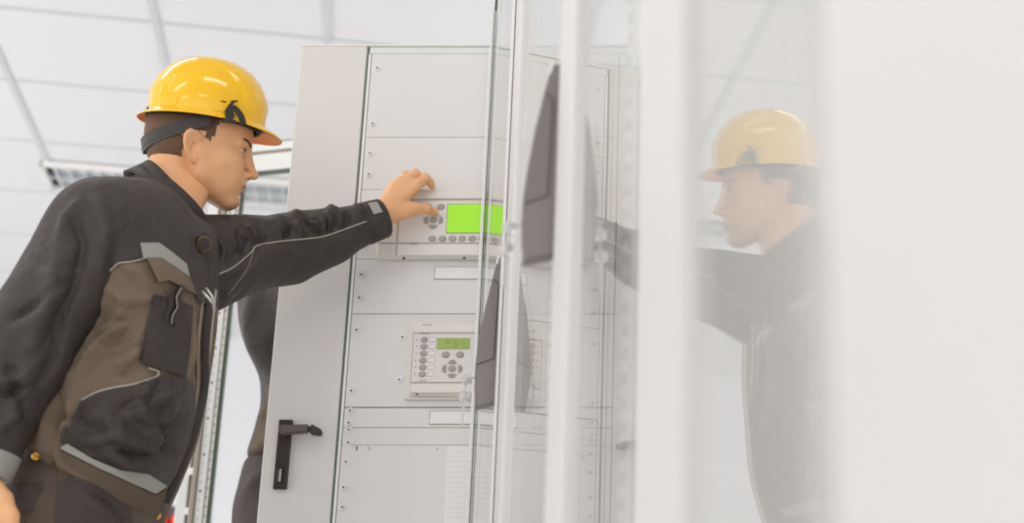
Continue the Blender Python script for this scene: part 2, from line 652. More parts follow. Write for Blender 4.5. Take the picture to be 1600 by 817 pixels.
def ceiling_light(c, lab, power, on=True):
    """recessed fitting with a louvre of two rows of cells; long side along g2"""
    r = empty('ceiling_light', (c.x, c.y, H_C - .03), lab, 'ceiling light')
    z0, z1 = H_C - .034, H_C - .006
    hx, hy = .60, .15
    f = MB()
    for s in (-1, 1):
        f.obox(Vector((c.x, c.y, (z0 + z1) / 2)) + g1 * (s * (hy - .008)), g2, g1, (0, 0, 1), hx, .008, (z1 - z0) / 2, .002)
        f.obox(Vector((c.x, c.y, (z0 + z1) / 2)) + g2 * (s * (hx - .008)), g2, g1, (0, 0, 1), .008, hy, (z1 - z0) / 2, .002)
    f.build('frame', M['white'], r)
    MB().obox(Vector((c.x, c.y, z1 + .0015)), g2, g1, (0, 0, 1), hx - .01, hy - .01, .0015).build('reflector', M['louvre'], r)
    l = MB()
    for s in (0,):
        l.obox(Vector((c.x, c.y, (z0 + z1) / 2)) + g1 * s, g2, g1, (0, 0, 1), hx - .016, .006, .011)
    for k in range(1, 20):
        l.obox(Vector((c.x, c.y, (z0 + z1) / 2)) + g2 * (-hx + k * .06), g2, g1, (0, 0, 1), .003, hy - .016, .010)
    l.build('louvre', M['louvre'], r)
    for s in (-1, 1):
        a = Vector((c.x, c.y, z1 - .006)) + g1 * (s * .07)
        MB().cyl(a - g2 * .56, a + g2 * .56, .005, n=10).build('tube', M['tube'] if on else M['white'], r)
    if not on: return r
    ld = bpy.data.lights.new('lamp', 'AREA'); ld.shape = 'RECTANGLE'; ld.size = 1.15; ld.size_y = .28
    ld.energy = power; ld.color = (1, .985, .96)
    lo = bpy.data.objects.new('lamp', ld); C.objects.link(lo)
    lo.location = (c.x, c.y, z0 - .012); lo.rotation_euler = (0, 0, GA)
    return r


cl = W(293, 285, 1); cl = CAM + (cl - CAM) * ((H_C - CAMZ) / (cl.z - CAMZ))
ceiling_light(cl, 'ceiling light with a two row metal louvre behind the man in the yellow helmet', 0, False)
LW_ = 7
LAMPS = [(-2.0, 3.2), (-2.4, 1.0), (-.3, 1.6), (-.3, -1.2), (-2.6, -1.4), (-4.4, 2.0), (.9, 4.6)]
for i, (x, y) in enumerate(LAMPS):
    ceiling_light(Vector((x, y, 0)), ['ceiling light above the man in the yellow helmet', 'ceiling light left of the camera',
        'ceiling light over the glass doors', 'ceiling light behind the camera', 'ceiling light behind and left of the camera',
        'ceiling light far to the left of the man', 'ceiling light behind the white cabinet'][i], LW_)

# ================================================================== RELAY CABINET
YF = 3.17
XL = W(440, 408, YF).x
ZT = W(473, 71, YF).z
XD = W(552.5, 408, YF).x          # seam between narrow door and rack panels
XR = XD + .56
def Zp(py, Y=YF): return W(700, py, Y).z
def Xp(px, py, Y=YF): return W(px, py, Y).x

cabn = empty('relay_cabinet', (XL, YF, 0), 'light grey relay cabinet with a narrow handled door and screwed panels', 'cabinet')
mb = MB()
mb.box(XL, XR + .04, YF + .014, YF + .235, .0, ZT - .004, .002)
mb.build('body', M['cab'], cabn)
dr = MB().box(XL, XD - .006, YF - .004, YF + .013, .06, ZT - .016 + .014, .0025).build('door', M['cabdoor'], cabn)
label(dr, 'narrow grey cabinet door with a black lever handle')
MB().box(XL - .002, XR + .042, YF - .007, YF + .24, ZT - .004, ZT + .0, .0015).build('top_trim', M['white'], cabn)
MB().box(XD + .0, XR + .04, YF - .002, YF + .013, Zp(84.5), ZT - .0045, .0015).build('top_rail', M['cabtop'], cabn)
MB().box(XL + .0, XR + .04, YF + .0, YF + .013, .0, .055, .002).build('plinth', M['cabtop'], cabn)
# seam of the narrow door: green grey gasket and a white bead
MB().box(XD - .0055, XD - .002, YF - .002, YF + .012, .06, Zp(84.5) - .001, .0005).build('door_gasket', M['seam'], cabn)
MB().box(XD - .0015, XD + .0045, YF - .003, YF + .012, .06, Zp(84.5) - .001, .001).build('edge_bead', M['white'], cabn)
rows = [84.8, 215.5, 297, 405.5, 491, 637, 668.5, 695.5]
zs = [Zp(r) for r in rows] + [.06]
GAPS = [.0007, .0006, .0004, .0006, .0008, .0014, .0007, .0004, .001]
for i in range(len(zs) - 1):
    MB().box(XD + .006, XR, YF - .003, YF + .012, zs[i + 1] + GAPS[i + 1], zs[i] - GAPS[i], .0004).build('front_panel', M['cab'], cabn)
MB().box(XR + .001, XR + .04, YF - .003, YF + .012, .06, Zp(84.5) - .001, .002).build('right_stile', M['cabtop'], cabn)
# dark seam strip behind the panels gives the thin shadow gaps
MB().box(XD + .006, XR, YF - .0012, YF + .0138, .06, Zp(84.5) - .001).build('backing', M['seamgrey'], cabn)
# inner plate line on the lowest panel and its labels
x0 = Xp(556, 760)
m2 = MB()
m2.box(x0, XR - .02, YF - .0055, YF - .0032, .10, Zp(697.5), .001)
m2.build('cover_plate', M['cab'], cabn)
MB().box(Xp(557.5, 701), Xp(559, 701), YF - .0065, YF - .0056, Zp(704.5), Zp(698)).build('slot', M['hole'], cabn)
lb = MB()
lx0 = Xp(697, 760)
lb.box(lx0, lx0 + .09, YF - .0066, YF - .0056, .2, Zp(698.5))
for k in range(24):
    z = Zp(698.5) - .0105 * (k + 1)
    lb.box(lx0 + .004, lx0 + .086, YF - .0069, YF - .0067, z - .0005, z, mi=1)
label(lb.build('label_strip', [M['paper'], M['ink']], cabn), 'tall white lined label strip on the lowest panel')
for (pxl, p0, p1) in ((680, 418.5, 436.5), (672.5, 643.5, 663)):
    xx = Xp(pxl, (p0 + p1) / 2)
    q = MB().box(xx, xx + .135, YF - .006, YF - .0033, Zp(p1), Zp(p0), .0008)
    q2 = MB().box(xx - .0015, xx + .1365, YF - .0042, YF - .0032, Zp(p1) - .0015, Zp(p0) + .0015)
    lp = q2.build('label_holder', M['relayline'], cabn)
    q.build('paper', M['paper'], lp)
    label(lp, 'blank white label in a thin grey holder')


def screw(px, py, r=.0062, Y=YF - .003):
    p = W(px, py, Y)
    s = MB()
    s.cyl(p + Vector((0, .0, 0)), p + Vector((0, -.0012, 0)), r * 1.28, n=20)
    s.cyl(p + Vector((0, -.0012, 0)), p + Vector((0, -.0045, 0)), r, r * .72, n=20)
    s.cyl(p + Vector((0, -.0046, 0)), p + Vector((0, -.0052, 0)), r * .36, n=6, mi=1)
    autosmooth(s.build('screw', [M['zinc'], M['hole']], cabn))


for p in [(588, 107), (581, 194), (577, 240), (575, 273), (567, 384), (563, 430), (560, 466), (556, 516),
          (548, 611), (546, 642), (544, 661), (544, 671.5), (543, 692), (539.5, 722), (536, 762), (534, 793)]:
    screw(p[0] + 1.5, p[1])
screw(629, 527, .0064); screw(624, 594, .0064)
screw(576, 700, .0042, YF - .0055); screw(683, 701, .0042, YF - .0055)

# lever handle on the narrow door
YD = YF - .004
hp = W(443, 711, YD)
z0, z1 = W(433, 765, YD).z, W(443, 657, YD).z
hh = MB().box(W(433.5, 711, YD).x - .001, W(453, 711, YD).x + .001, YD - .010, YD, z0, z1, .002)
hd = hh.build('lever_handle', M['dark'], cabn)
label(hd, 'black swing lever handle with a chrome lock barrel')
p0 = W(438, 672, YD - .02); p1 = W(484, 670, YD - .028)
lv = MB()
def oblong(a, b, ha, hb, ya, yb):
    """lever blade between two points, tapered"""
    vs = []
    for t, h in ((0, ha), (1, hb)):
        p = a.lerp(b, t)
        for (dy, dz) in ((0, -1), (0, 1), (1, 1), (1, -1)):
            vs.append(Vector((p.x, p.y - .008 + dy * .016, p.z + dz * h)))
    return vs, [(0, 1, 2, 3), (7, 6, 5, 4), (0, 4, 5, 1), (1, 5, 6, 2), (2, 6, 7, 3), (3, 7, 4, 0)]
vs, fs = oblong(p0, p1, .0105, .0085, 0, 0)
bm = bmesh.new()
bv = [bm.verts.new(v) for v in vs]
for f in fs: bm.faces.new([bv[i] for i in f])
bmesh.ops.recalc_face_normals(bm, faces=bm.faces)
bmesh.ops.bevel(bm, geom=list(bm.edges), offset=.004, segments=3, affect='EDGES')
lv.bm(bm)
lv.cyl(p0 + Vector((.008, -.009, 0)), p0 + Vector((.008, .020, 0)), .010, n=20)
autosmooth(lv.build('lever', M['darkmid'], hd), 40)
q0 = W(486, 671, YD - .028); q1 = W(503, 676.5, YD - .026)
kn = MB()
vs, fs = oblong(q0, q1, .0112, .0062, 0, 0)
bm = bmesh.new(); bv = [bm.verts.new(v) for v in vs]
for f in fs: bm.faces.new([bv[i] for i in f])
bmesh.ops.recalc_face_normals(bm, faces=bm.faces)
bmesh.ops.bevel(bm, geom=list(bm.edges), offset=.0025, segments=2, affect='EDGES')
kn.bm(bm)
kn.cyl(p1.lerp(q0, -.1) , q0 + Vector((.002, 0, 0)), .0072, n=14)
autosmooth(kn.build('lever_tip', M['dark'], hd), 40)
lk = MB()
c = W(437.5, 743, YD - .0112)
lk.box(c.x - .0105, c.x + .004, c.y, c.y + .0015, c.z - .014, c.z + .014, .003)
lk.build('lock_recess', M['hole'], hd)
lk = MB(); lk.box(c.x - .001, c.x + .0028, c.y - .003, c.y, c.z - .013, c.z + .013, .0008)
lk.build('lock_barrel', M['chrome'], hd)


# ================================================================== RELAYS
def ellipse_disc(mb, c, rx, rz, th, n=22, mi=0):
    vs = []
    for s, k in ((0, 1), (-th * .7, 1), (-th, .86)):
        for i in range(n):
            t = 2 * math.pi * i / n
            vs.append(Vector((c.x + rx * k * math.cos(t), c.y + s, c.z + rz * k * math.sin(t))))
    fs = []
    for l in range(2):
        for i in range(n):
            j = (i + 1) % n
            fs.append((l * n + i, l * n + j, (l + 1) * n + j, (l + 1) * n + i))
    fs.append(tuple(range(2 * n, 3 * n)))
    mb.add(vs, fs, mi)


def oval(px, py, Y, parent, rx=.0074, rz=.0062, name='button'):
    b = MB()
    c = W(px, py, Y)
    ellipse_disc(b, c, rx * 1.15, rz * 1.15, .0006, mi=1)
    ellipse_disc(b, c, rx, rz, .0022)
    autosmooth(b.build(name, [M['button'], M['buttonrim']], parent), 50)


def arrow_button(px, py, Y, parent, ang):
    """segment-shaped key with a green arrow"""
    c = W(px, py, Y)
    b = MB()
    ca, sa = math.cos(ang), math.sin(ang)
    def P(a, r, d): return Vector((c.x + a * ca - r * sa, c.y + d, c.z + a * sa + r * ca))
    out = [(-.0085, -.0032), (-.0045, .0032), (.0045, .0032), (.0085, -.0032), (.004, -.0046), (-.004, -.0046)]
    b.prism([(a * 1.12, r * 1.18) for a, r in out], lambda a, r, d: P(a, r, d), -.0001, -.0008, mi=1)
    b.prism(out, lambda a, r, d: P(a, r, d), -.0008, -.0022)
    b.prism([(-.0024, -.0016), (0, .0016), (.0024, -.0016)], lambda a, r, d: P(a, r, d), -.0021, -.0024, mi=2)
    b.build('arrow_button', [M['button'], M['buttonrim'], M['arrow']], parent)


Y1 = YF - .004
# ---- upper relay
r1 = empty('protection_relay', W(590, 405, Y1), 'larger cream relay with a lit green screen, under the reaching hand', 'relay')
RX0 = W(590, 350, Y1 - .022).x
RX1 = RX0 + .40
def rz(py, y=.022): return W(700, py, Y1 - y).z
b = MB()
b.box(RX0, RX1, Y1 - .020, Y1, rz(404.5, .01), rz(297.5, .01), .003)
b.build('housing', M['relay'], r1)
xs_ = W(622.5, 345, Y1 - .024).x
MB().box(xs_ + .0012, RX1 - .02, Y1 - .024, Y1 - .0202, rz(379.5), rz(313.5), .0018).build('front_plate', M['relaypanel'], r1)
MB().box(RX0 + .004, xs_ - .0012, Y1 - .024, Y1 - .0202, rz(379.5), rz(299.5), .0018).build('side_cover', M['relay'], r1)
MB().box(xs_ + .0012, RX1 - .02, Y1 - .027, Y1 - .0202, rz(311.5), rz(299.5), .003).build('top_cover', M['relay'], r1)
fl = MB().box(xs_ + .0012, RX1 - .02, Y1 - .026, Y1 - .0202, rz(400), rz(381.5), .003)
fl = fl.build('lower_flap', M['relay'], r1)
MB().box(RX0 + .004, xs_ - .0012, Y1 - .026, Y1 - .0202, rz(400), rz(381.5), .003).build('lower_cover', M['relay'], r1)
for px in (631, 725.5):
    c = W(px, 403.5, Y1 - .0206)
    MB().cyl(c, c + Vector((0, -.001, 0)), .003, n=12).build('catch_hole', M['hole'], r1)
c = W(647, 382, Y1 - .026)
MB().box(c.x - .008, c.x + .008, Y1 - .0268, Y1 - .026, c.z - .0006, c.z + .0006).build('nameplate_mark', M['relayline'], r1)
YS = Y1 - .0242
sx0 = W(699, 342, YS).x
sz0, sz1 = W(700, 363.5, YS).z, W(700, 319.5, YS).z
MB().box(sx0 - .0018, sx0 + .1268, YS - .0009, YS, sz0 - .0018, sz1 + .0018, .0004).build('bezel', M['relayline'], r1)
s = MB().box(sx0, sx0 + .125, YS - .0016, YS - .0009, sz0, sz1)
random.seed(3)
label(s.build('screen', M['screen'], r1), 'lit lime green screen')
for (px, py) in [(668, 322.5), (689, 323.5), (675.5, 373), (691.5, 373), (707, 373), (722.5, 373), (738, 373), (753.5, 373), (769, 373)]:
    oval(px, py, YS, r1)
oval(677, 344, YS, r1, .0070, .0058)
arrow_button(664.5, 344, YS, r1, math.pi / 2); arrow_button(689.5, 344, YS, r1, -math.pi / 2)
arrow_button(676.5, 354.8, YS, r1, math.pi); arrow_button(677.8, 333.2, YS, r1, 0)
c = W(666, 315.6, YS)
MB().prism([(-.002, -.0016), (.002, -.0016), (0, .002)], lambda a, bb, d: Vector((c.x + a, c.y + d, c.z + bb)), 0, -.0006).build('warning_mark', mat('warn_yellow', srgb(224, 190, 60), .5), r1)

# ---- lower relay
r2 = empty('protection_relay', W(640, 622, Y1), 'smaller cream relay with a dim olive display, below the lit one', 'relay')
BX0 = W(638.5, 560, Y1 - .006).x
BX1 = BX0 + .21
MB().box(BX0 - .003, BX1, Y1 - .008, Y1, W(700, 625.5, Y1).z, W(700, 498, Y1).z, .002).build('mounting_frame', M['relay'], r2)
hx0 = W(638.5, 560, Y1 - .02).x
MB().box(hx0 + .004, BX1 - .006, Y1 - .022, Y1 - .0082, W(700, 617, Y1 - .022).z, W(700, 503, Y1 - .022).z, .003).build('housing', M['relay'], r2)
MB().box(hx0 + .008, BX1 - .012, Y1 - .028, Y1 - .0222, W(700, 519.5, Y1 - .028).z, W(700, 504.5, Y1 - .028).z, .003).build('top_cover', M['relay'], r2)
MB().box(hx0 + .008, BX1 - .012, Y1 - .027, Y1 - .0222, W(700, 614, Y1 - .027).z, W(700, 598, Y1 - .027).z, .004).build('lower_flap', M['relay'], r2)
YQ = Y1 - .0236
MB().box(hx0 + .0085, BX1 - .012, YQ, Y1 - .0222, W(700, 597, YQ).z, W(700, 520.5, YQ).z, .0006).build('front_plate', M['relaypanel'], r2)
MB().box(hx0 + .0068, BX1 - .010, Y1 - .0226, Y1 - .0221, W(700, 598, YQ).z, W(700, 519.5, YQ).z).build('plate_groove', M['relayline'], r2)
for k in range(6):
    y = 530.8 + k * 10.8
    x = 662.8 - k * .62
    oval(x, y, YQ, r2, .0066, .0056, 'function_key')
    c = W(x + 13.2, y, YQ)
    l = MB(); l.box(c.x - .0066, c.x + .0066, YQ - .0006, YQ, c.z - .0040, c.z + .0040, .0002, mi=1)
    l.box(c.x - .0059, c.x + .0059, YQ - .0010, YQ - .0006, c.z - .0033, c.z + .0033)
    l.build('key_label', [M['paper'], M['relayline']], r2)
    c = W(x - 11.3, y - .2, YQ)
    MB().box(c.x - .0018, c.x + .0018, YQ - .0006, YQ, c.z - .001, c.z + .001, .0002).build('indicator', M['buttonrim'], r2)
a = W(684, 545, YQ); bq = W(735, 529, YQ)
dx0 = (W(683.6, 537, YQ).x); dx1 = dx0 + .0665
MB().box(dx0 - .0012, dx1 + .0012, YQ - .0006, YQ, a.z - .0012, bq.z + .0012).build('display_bezel', M['relayline'], r2)
ds = MB().box(dx0, dx1, YQ - .0011, YQ - .0006, a.z, bq.z)
for k in range(5):
    zz = bq.z - .004 - k * .0036
    for j in range(3):
        if random.random() < .65:
            xx = dx0 + .016 + j * .017
            ds.box(xx, xx + random.uniform(.006, .014), YQ - .0013, YQ - .0011, zz - .0005, zz + .0005, mi=1)
label(ds.build('display', [M['lcd'], M['lcdtext']], r2), 'olive green dim display with faint text lines')
oval(696.5, 554.2, YQ, r2); oval(719, 554.2, YQ, r2)
oval(706.5, 576, YQ, r2, .0072, .006)
arrow_button(707, 565, YQ, r2, 0); arrow_button(706, 587.5, YQ, r2, math.pi)
arrow_button(693.5, 576, YQ, r2, math.pi / 2); arrow_button(719.8, 576, YQ, r2, -math.pi / 2)
for px, py, w in ((660.5, 594.7, .0075), (668, 508.5, .010), (664, 521.3, .009)):
    c = W(px, py, YQ)
    yy = YQ if py > 515 else Y1 - .028
    MB().box(c.x - w, c.x + w, yy - .0006, yy, c.z - .0008, c.z + .0008).build('printed_mark', M['relayline'], r2)
c = W(651.5, 615.8, Y1 - .0222)
MB().box(c.x - .0018, c.x + .0018, Y1 - .0232, Y1 - .0222, c.z - .002, c.z + .002).build('catch_hole', M['hole'], r2)

# white cabinets that continue the row beyond the glass doors
wx = XR + .05
for i in range(2):
    ww = empty('white_cabinet', (wx + .5, YF, 0), ['plain white cabinet behind the glass doors, next to the relay cabinet',
               'plain white cabinet at the right hand end of the row'][i], 'cabinet')
    MB().box(wx + .002, wx + .998, YF + .012, YF + .6, 0, 2.30, .004).build('body', M['white'], ww)
    MB().box(wx + .006, wx + .497, YF - .008, YF + .0115, .06, 2.28, .003).build('door', M['white'], ww)
    MB().box(wx + .503, wx + .994, YF - .008, YF + .0115, .06, 2.28, .003).build('door', M['white'], ww)
    wx += 1.0


# ================================================================== GLASS DOORS
def GP(Y, n=0., z=0.):
    """point on the glass row at depth Y, n metres off it towards the man"""
    return Vector((X0M - math.tan(AL) * Y, Y, z)) + NL * n


def along(Y): return Y / math.cos(AL)


def t_box(mb, Ya, Yb, n0, n1, za, zb, bev=0., mi=0):
    a, b = GP(Ya), GP(Yb)
    c = (a + b) / 2 + NL * ((n0 + n1) / 2); c.z = (za + zb) / 2
    mb.obox(c, TA, NL, (0, 0, 1), (b - a).length / 2, abs(n1 - n0) / 2, (zb - za) / 2, bev, mi)
    return mb


HPROF = [(.004, .262), (.014, .264), (.0165, .262), (.024, .225), (.033, .175), (.040, .125), (.0445, .08), (.0445, .04), (.0405, 0), (.004, .010)]


def make_handle(door, Yc, zb):
    t0 = GP(Yc)
    def fn(n, z, d): return t0 + NL * n + TA * d + Vector((0, 0, zb + z))
    bm = bmesh.new()
    mb = MB(); mb.prism(HPROF, fn, -.014, .014)
    vs = [bm.verts.new(v) for v in mb.v]
    for f in mb.f: bm.faces.new([vs[i] for i in f])
    bmesh.ops.recalc_face_normals(bm, faces=bm.faces)
    bmesh.ops.bevel(bm, geom=list(bm.edges), offset=.0022, segments=2, affect='EDGES')
    h = autosmooth(MB().bm(bm).build('handle', M['hgrey'], door), 40)
    label(h, 'dark grey bow shaped plastic door handle')
    ins = [(.0225, .222), (.0135, .212), (.0165, .084), (.0445, .071), (.0452, .08), (.0408, .125), (.0338, .175)]
    g = MB(); g.prism(ins, fn, -.0152, -.0135); g.build('grip_inset', M['hgrey2'], h)
    edge = MB()
    pts = [fn(n, z, -.0152) for n, z in ((.0225, .222), (.0135, .212), (.0165, .084), (.0445, .071))]
    edge.tube(pts, .0007, 6); edge.build('grip_seam', M['strapgrey'], h)
    tip = MB(); tip.prism([(.010, .264), (.0175, .266), (.019, .250), (.0165, .250)], fn, -.012, .012); tip.build('tip_highlight', M['white'], h)  # white wedge drawn as the highlight on the chamfered end
    return h


def make_seal(door, Yc, n, zs, r):
    s = MB()
    pts = [GP(Yc, nn, z) for nn, z in zip(n, zs)]
    for p in pts: s.sphere(p, r, seg=24)
    sl = s.build('seal', M['bead'], door, smooth=True)
    label(sl, 'pair of clear plastic beads hanging by the handle')
    th = MB()
    th.tube([GP(Yc, .030, zs[0] + .012), pts[0], pts[1], pts[1] - Vector((0, 0, .05)) + NL * .002], .0022, 8)
    th.build('thread', M['bead'], sl)


def rail(door, Yc):
    m = MB()
    t_box(m, Yc - .022, Yc + .022, -.040, -.036, .06, 2.0)
    k = 0
    z = .12
    while z < 1.95:
        t_box(m, Yc - .0055, Yc + .0055, -.0360, -.0352, z, z + .011, mi=1); z += .025
    m.build('perforated_rail', [M['white'], M['holegrey']], door)


def haze_glass():  # white haze painted into the pane colour, growing opaque towards the camera
    m = M['glass'].copy(); m.name = 'door_glass_haze'
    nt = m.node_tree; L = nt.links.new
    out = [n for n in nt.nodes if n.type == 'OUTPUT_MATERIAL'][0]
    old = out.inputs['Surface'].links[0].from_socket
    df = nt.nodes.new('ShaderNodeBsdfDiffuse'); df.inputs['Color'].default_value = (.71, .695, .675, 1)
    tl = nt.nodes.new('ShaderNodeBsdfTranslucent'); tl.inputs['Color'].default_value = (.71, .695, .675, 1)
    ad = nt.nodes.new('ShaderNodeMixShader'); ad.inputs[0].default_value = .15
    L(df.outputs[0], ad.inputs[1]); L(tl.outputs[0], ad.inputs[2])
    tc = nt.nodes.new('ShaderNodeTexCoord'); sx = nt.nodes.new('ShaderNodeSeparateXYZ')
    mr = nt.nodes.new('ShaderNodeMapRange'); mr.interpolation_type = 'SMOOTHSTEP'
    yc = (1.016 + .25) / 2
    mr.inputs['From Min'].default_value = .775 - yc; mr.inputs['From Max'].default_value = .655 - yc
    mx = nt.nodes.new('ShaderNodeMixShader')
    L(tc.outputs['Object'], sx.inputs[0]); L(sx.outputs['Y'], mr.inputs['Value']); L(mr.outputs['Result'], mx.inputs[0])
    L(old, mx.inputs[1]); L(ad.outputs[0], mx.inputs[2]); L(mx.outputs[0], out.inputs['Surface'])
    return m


M['glasshaze'] = haze_glass()


def glass_door(lab, Yfar, Ys1, Ys0, zt, far_edge, gasket, handle, seal, railY, prof=(-.004, .008)):
    c = GP((Yfar + Ys0) / 2)
    d = empty('glass_door', (c.x, c.y, 0), lab, 'glass door', 'glass doors in a row', 'thing')
    # pane: 5 mm sheet, the far top corner cut off when it is free
    P = lambda Y, z, n: GP(Y, n, z)
    out = [(Ys1 + .001, .06), (Yfar, .06), (Yfar, zt)] + [(Ys1 + .001, zt)]
    if far_edge:
        out = [(Ys1 + .001, .06), (Yfar, .06), (Yfar, zt - .075), (Yfar - .045, zt), (Ys1 + .001, zt)]
    m = MB(); m.prism(out, lambda a, b, dd: P(a, b, dd), -.005, 0); m.build('glass_pane', M['glasshaze'] if Ys0 < .5 else M['glass'], d)
    if far_edge:
        e = MB()
        e.obox(GP(Yfar - .003, .0018, (.06 + zt - .075) / 2), TA, NL, (0, 0, 1), .003, .0009, (zt - .075 - .06) / 2)
        a = GP(Yfar - .001, .001, zt - .075); b2 = GP(Yfar - .044, .001, zt + .0015)
        e.tube([a, b2], .0022, 6)
        label(e.build('glass_edge', M['glassedge'], d), 'dark green cut edge of the glass')
        e = MB()
        e.obox(GP(Yfar + .0005, .0070, (.06 + zt - .08) / 2), TA, NL, (0, 0, 1), .003, .0034, (zt - .08 - .06) / 2, .001)
        e.build('edge_trim', M['white'], d)
    s = MB(); t_box(s, Ys0, Ys1, prof[0] - .006, prof[1], 0, zt + .02, .003)
    label(s.build('edge_profile', M['profile'], d), 'white upright profile on the edge of the glass door')
    if gasket:
        g = MB(); t_box(g, Ys1 - .03, Ys1 - .004, .0082, .0098, .06, zt); g.build('gasket', M['gasket'], d)
        g = MB(); t_box(g, Ys1 - .03, Ys1 - .004, .0099, .0130, .06, zt); g.build('edge_trim', M['white'], d)
    if handle: make_handle(d, handle[0], handle[1])
    if seal: make_seal(d, *seal)
    if railY: rail(d, railY)
    return d


glass_door('farthest glass door with green cut edge and the lower grey handle',
           3.128, 2.50, 2.365, 2.055, True, True, (2.522, .917), (2.56, (.0565, .0585), (W(735, 594, 2.55).z, W(731, 620, 2.55).z), .0092), 2.815)
glass_door('second glass door from the relay cabinet, with the upper grey handle',
           2.362, 1.77, 1.627, 2.2, False, False, (1.792, .917), (1.83, (.0565, .0585), (W(735, 594, 2.55).z, W(731, 620, 2.55).z), .0092), 2.155)
glass_door('third glass door from the relay cabinet, ending in a broad blurred white post',
           1.624, 1.188, 1.019, 2.3, False, False, None, None, 1.50)
glass_door('nearest glass door, mirroring the man and fading by painted white haze into a wide white edge',
           1.016, .672, .25, 2.3, False, False, None, None, None)  # the broad white profile carries on the painted haze

# ================================================================== OPEN FRAME BEHIND THE MAN
YB = 4.2
fr = empty('open_cabinet_frame', W(320, 740, YB).xy.to_3d(), 'tall white and tan perforated metal frame with glass pane behind the man', 'cabinet frame')
def fx(px, Y=YB): return W(px, 740, Y).x
ZF = W(380, 227, YB).z
MB().box(fx(283), fx(300), YB - .02, YB + .03, 0, ZF, .003).build('outer_post', M['framewhite'], fr)
MB().box(fx(301), fx(305), YB + .0, YB + .03, 0, ZF, .001).build('post_web', M['alu'], fr)
MB().box(fx(305.5), fx(313), YB - .03, YB + .03, 0, ZF, .003).build('tan_post', M['frametan'], fr)
m = MB().box(fx(313.4), fx(326), YB - .02, YB + .03, 0, ZF, .002)
z = .3
k = 0
xm = (fx(313) + fx(326)) / 2
while z < ZF - .05:
    r = .0034 if k % 4 == 0 else .0022
    m.cyl(Vector((xm, YB - .0195, z)), Vector((xm, YB - .021, z)), r, n=10, mi=1 if k % 4 == 0 else 2)
    z += .025; k += 1
m.build('perforated_post', [M['framewhite'], M['hole'], M['button']], fr)
m = MB().box(fx(326.3), fx(331), YB - .01, YB + .03, 0, ZF, .001)
z = .31
while z < ZF - .05:
    m.cyl(Vector((fx(328.6), YB - .0095, z)), Vector((fx(328.6), YB - .011, z)), .0022, n=8, mi=1); z += .025
m.build('inner_flange', [M['alu'], M['hole']], fr)
MB().box(fx(331.4), fx(335.4), YB - .004, YB + .01, .05, ZF - .1, .0005).build('glass_edge', M['glassedge'], fr)
m = MB()
for py, px in ((690, 302), (736, 300), (798, 294)):
    c = W(px, py, YB - .03)
    m.box(c.x - .009, c.x + .006, YB - .030, YB - .0205, c.z - .010, c.z + .010, .002)
m.build('hinge_block', M['white'], fr)
BA = math.radians(14)
bd = Vector((math.cos(BA), -math.sin(BA), 0)); bn = Vector((math.sin(BA), math.cos(BA), 0))
base = Vector((fx(331), YB + .01, 0))
def fbeam(name, za, zb, hw, m_, L=1.0, n0=0.):
    c = base + bd * (L / 2) + bn * n0; c.z = (za + zb) / 2
    MB().obox(c, bd, bn, (0, 0, 1), L / 2, hw, (zb - za) / 2, .001).build(name, m_, fr)
fbeam('top_edge', ZF - .003, ZF, .02, M['seam'])
fbeam('top_beam', ZF - .028, ZF - .0035, .02, M['framewhite'])
fbeam('beam_groove', ZF - .036, ZF - .0285, .012, M['frametan'])
fbeam('lower_beam', ZF - .088, ZF - .0365, .015, M['framewhite'])
fbeam('beam_edge', ZF - .0925, ZF - .0885, .012, M['seam'])
fbeam('glass_pane', .05, ZF - .093, .002, M['glass2'])

# dark unit with two orange caps, low behind the man
cx = W(262, 800, 5.2)
bx = empty('equipment_stand', (cx.x, 5.2, 0), 'dark grey floor unit with two orange red caps, low behind the man', 'equipment')
ztop = W(262, 790, 5.2).z
MB().box(cx.x - .08, cx.x + .07, 5.2, 5.45, .0, ztop, .006).build('housing', M['boxdark'], bx)
for px in (257, 273):
    c = W(px, 812, 5.19)
    m = MB(); m.sphere(c + Vector((0, .002, .0)), .0145, sc=(.95, .9, 1.25)); m.cyl(c + Vector((0, .008, -.05)), c + Vector((0, .008, 0)), .0125, n=16)
    m.build('cap', M['orange'], bx, smooth=True)

# ================================================================== PEOPLE
V3 = lambda v: tuple(float(c) for c in v)


